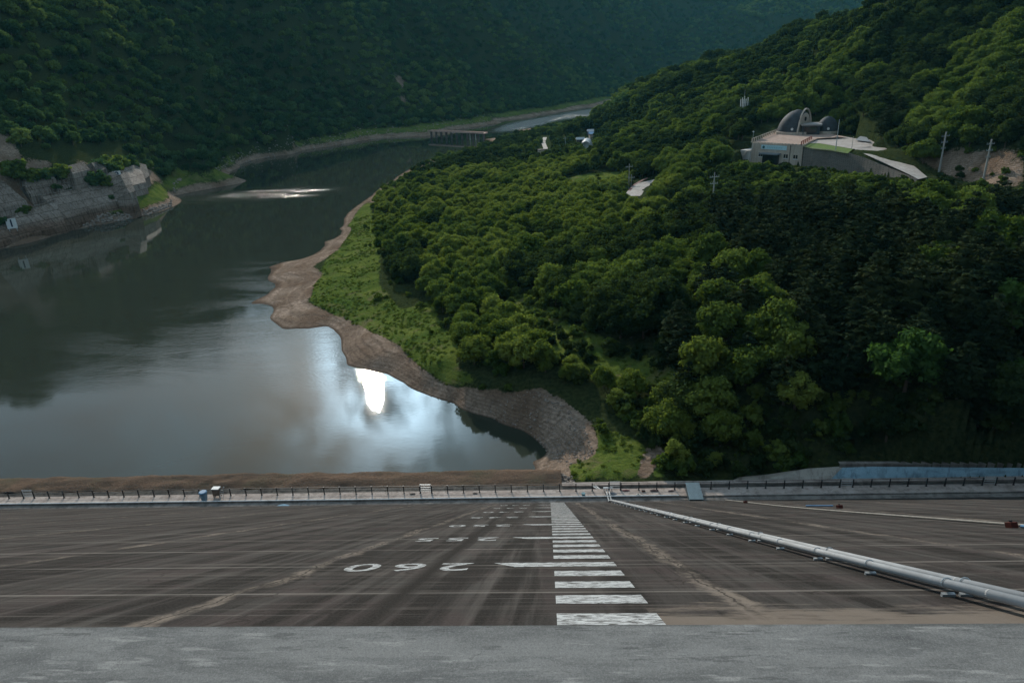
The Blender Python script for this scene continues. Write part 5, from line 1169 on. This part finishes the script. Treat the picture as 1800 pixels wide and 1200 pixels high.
road('hall_road', [(1500,262,ZT-.4),(1525,274,ZT-.9),(1560,290,ZT-1.9),(1595,306,ZT-2.8),(1614,316,ZT-3.5)], [(1528,246,ZT-.4),(1556,261,ZT-.9),(1586,276,ZT-1.9),(1612,297,ZT-2.8),(1630,312,ZT-3.5)], m_road)
road('car_park', [(1503,247,ZT),(1512,240,ZT)], [(1530,250,ZT),(1522,240,ZT)], simple('grey_slab', (.22, .24, .26), .8, .1), .08)
def droad(name, pts, w, m_, D=None, lift=.4):
    P = [hit(x, y) if D is None else at_d(x, y, D+k*(D*.035)) for k, (x, y) in enumerate(pts)]; V = []
    for i, p in enumerate(P):
        d = P[min(i+1, len(P)-1)]-P[max(i-1, 0)]; n_ = np.array([-d[1], d[0], 0]); n_ /= np.linalg.norm(n_); V += [tuple(p+n_*w+[0, 0, lift]), tuple(p-n_*w+[0, 0, lift])]
    mb = MB(); mb.v = V; mb.f = [(2*i, 2*i+1, 2*i+3, 2*i+2) for i in range(len(P)-1)]; return tag(mb.build(name, m_), kind='structure')
droad('valley_road', [(1112,347),(1116,340),(1124,332),(1134,325),(1146,321),(1160,318)], 2.6, m_road)
o = droad('road_kerb', [(1103,347),(1107,338),(1115,329),(1126,322),(1138,317)], .5, simple('dull_red_kerb', (.16, .07, .06), .8), None, .7)
droad('pale_track', [(957,272),(959,262),(955,252),(958,243)], 1.3, m_road)
MBt = W2(953, 271, 7.5); e = empty('guard_hut', MBt, .3); tag(e, 'tiny pale hut at the near end of the pale track', 'hut')
MB().box(-2, 2, -1.5, 1.5, 0, 2.2).build('wall', m_cream, e); MB().box(-2.2, 2.2, -1.7, 1.7, 2.203, 2.5).build('roof', m_gut, e)
# greenhouse, blue-roofed shed and the long pale roof
g0 = hit(1030, 262); D = math.hypot(g0[0], g0[1]); e = empty('greenhouse', g0, -.12); tag(e, 'pale plastic tunnel greenhouse in a clearing at the foot of the hill', 'greenhouse')
V = []; n = 12; R_ = 3.3
for y in np.linspace(-4, 14, 8): V += [(R_*math.cos(a_), y, .3+4.2*math.sin(a_)) for a_ in np.linspace(0, math.pi, n)]
mb = MB(); mb.v = V; mb.f = [(j*n+i, j*n+i+1, (j+1)*n+i+1, (j+1)*n+i) for j in range(7) for i in range(n-1)]+[tuple(range(n))]
mb.build('cover', simple('milky_film', (.50, .52, .53), .35, .5, .25, .6), e, True)
for y in np.linspace(-4, 14, 7): MB().tube([(R_*1.02*math.cos(a_), y, .3+4.25*math.sin(a_)) for a_ in np.linspace(0, math.pi, n)], .08, 5).build('hoop', galv, e)
def shed(px, py, D, w, d, h, m_r, m_w, label, name='shed', pitch=1.2):
    p = at_d(px, py, D); e = empty(name, p, .1); tag(e, label, 'shed'); MB().box(-w, w, -d, d, -2, h).build('wall', m_w, e)
    MB().add([(-w-.4, -d-.5, h), (w+.4, -d-.5, h), (w+.4, 0, h+pitch), (-w-.4, 0, h+pitch), (-w-.4, d+.5, h), (w+.4, d+.5, h)], [(0, 1, 2, 3), (3, 2, 5, 4), (0, 3, 4), (1, 5, 2)]).build('roof', m_r, e); MB().box(-.6, .6, -d-.06, -d-.003, -1.2, 1.2).build('door', m_glass, e); return e
shed(1049, 240, 440, 4.6, 2.6, 1.8, simple('blue_roof', (.10, .24, .42), .5), m_cream, 'small shed with a bright blue roof behind the greenhouse')
shed(1038, 237, 455, 1.8, 2.0, 2.2, simple('white_roof', (.45, .45, .48), .5), simple('purple_grey_wall', (.12, .10, .16), .8), 'small whitish shed left of the blue roofed shed')
shed(1022, 216, 620, 6.2, 1.6, 1.6, simple('pale_green_roof', (.50, .56, .55), .5), m_cream, 'long pale roofed shed beside the river, far up the valley', pitch=.7)
shed(1020, 248, 425, 2.2, 1.6, 1.0, simple('pale_roof', (.42, .44, .45), .6), m_dwall, 'small pale roofed lean-to left of the greenhouse')
# fresh-green trees that stand out on the dark slope
for k, (px, py, s_, lb) in enumerate(((1588, 668, 1.05, 'bright green tree low on the dark slope below the pines'), (1778, 566, .9, 'bright green tree at the right edge of the dark slope'), (1775, 700, .8, 'bright green tree at the right edge, lower on the dark slope'), (1238, 660, .85, 'pale green tree standing alone above the scrub'), (1395, 705, .7, 'small pale green tree at the foot of the dark slope'))):
    p = hit(px, py+28); e = empty('leafy_tree', p+np.array([0, 0, .0]), k); e.scale = (s_*1.15, s_*1.15, s_*1.25); tag(e, lb, 'tree')
    for nm, me in (('trunk', trunk_me('broad', k)), ('crown', crown_mesh('broad', k, 'bright' if k < 3 else 'light'))):
        o = bpy.data.objects.new(nm, me); COL.objects.link(o); o.parent = e
# ------------------------------------------------------------------ haze over the whole valley
mh = bpy.data.materials.new('haze'); mh.use_nodes = True; t = mh.node_tree; t.nodes.clear(); N = NT(t)
pv = N.n('ShaderNodeVolumePrincipled', {'Color': (.25, .80, 1.0, 1), 'Density': HAZE, 'Anisotropy': 0.0}); oo = N.n('ShaderNodeOutputMaterial'); t.links.new(pv.outputs[0], oo.inputs['Volume'])
o = MB().box(-9500, 9500, -4500, 12500, -15, 420).build('haze', mh); tag(o, 'thin blue haze filling the valley', 'haze', kind='stuff')
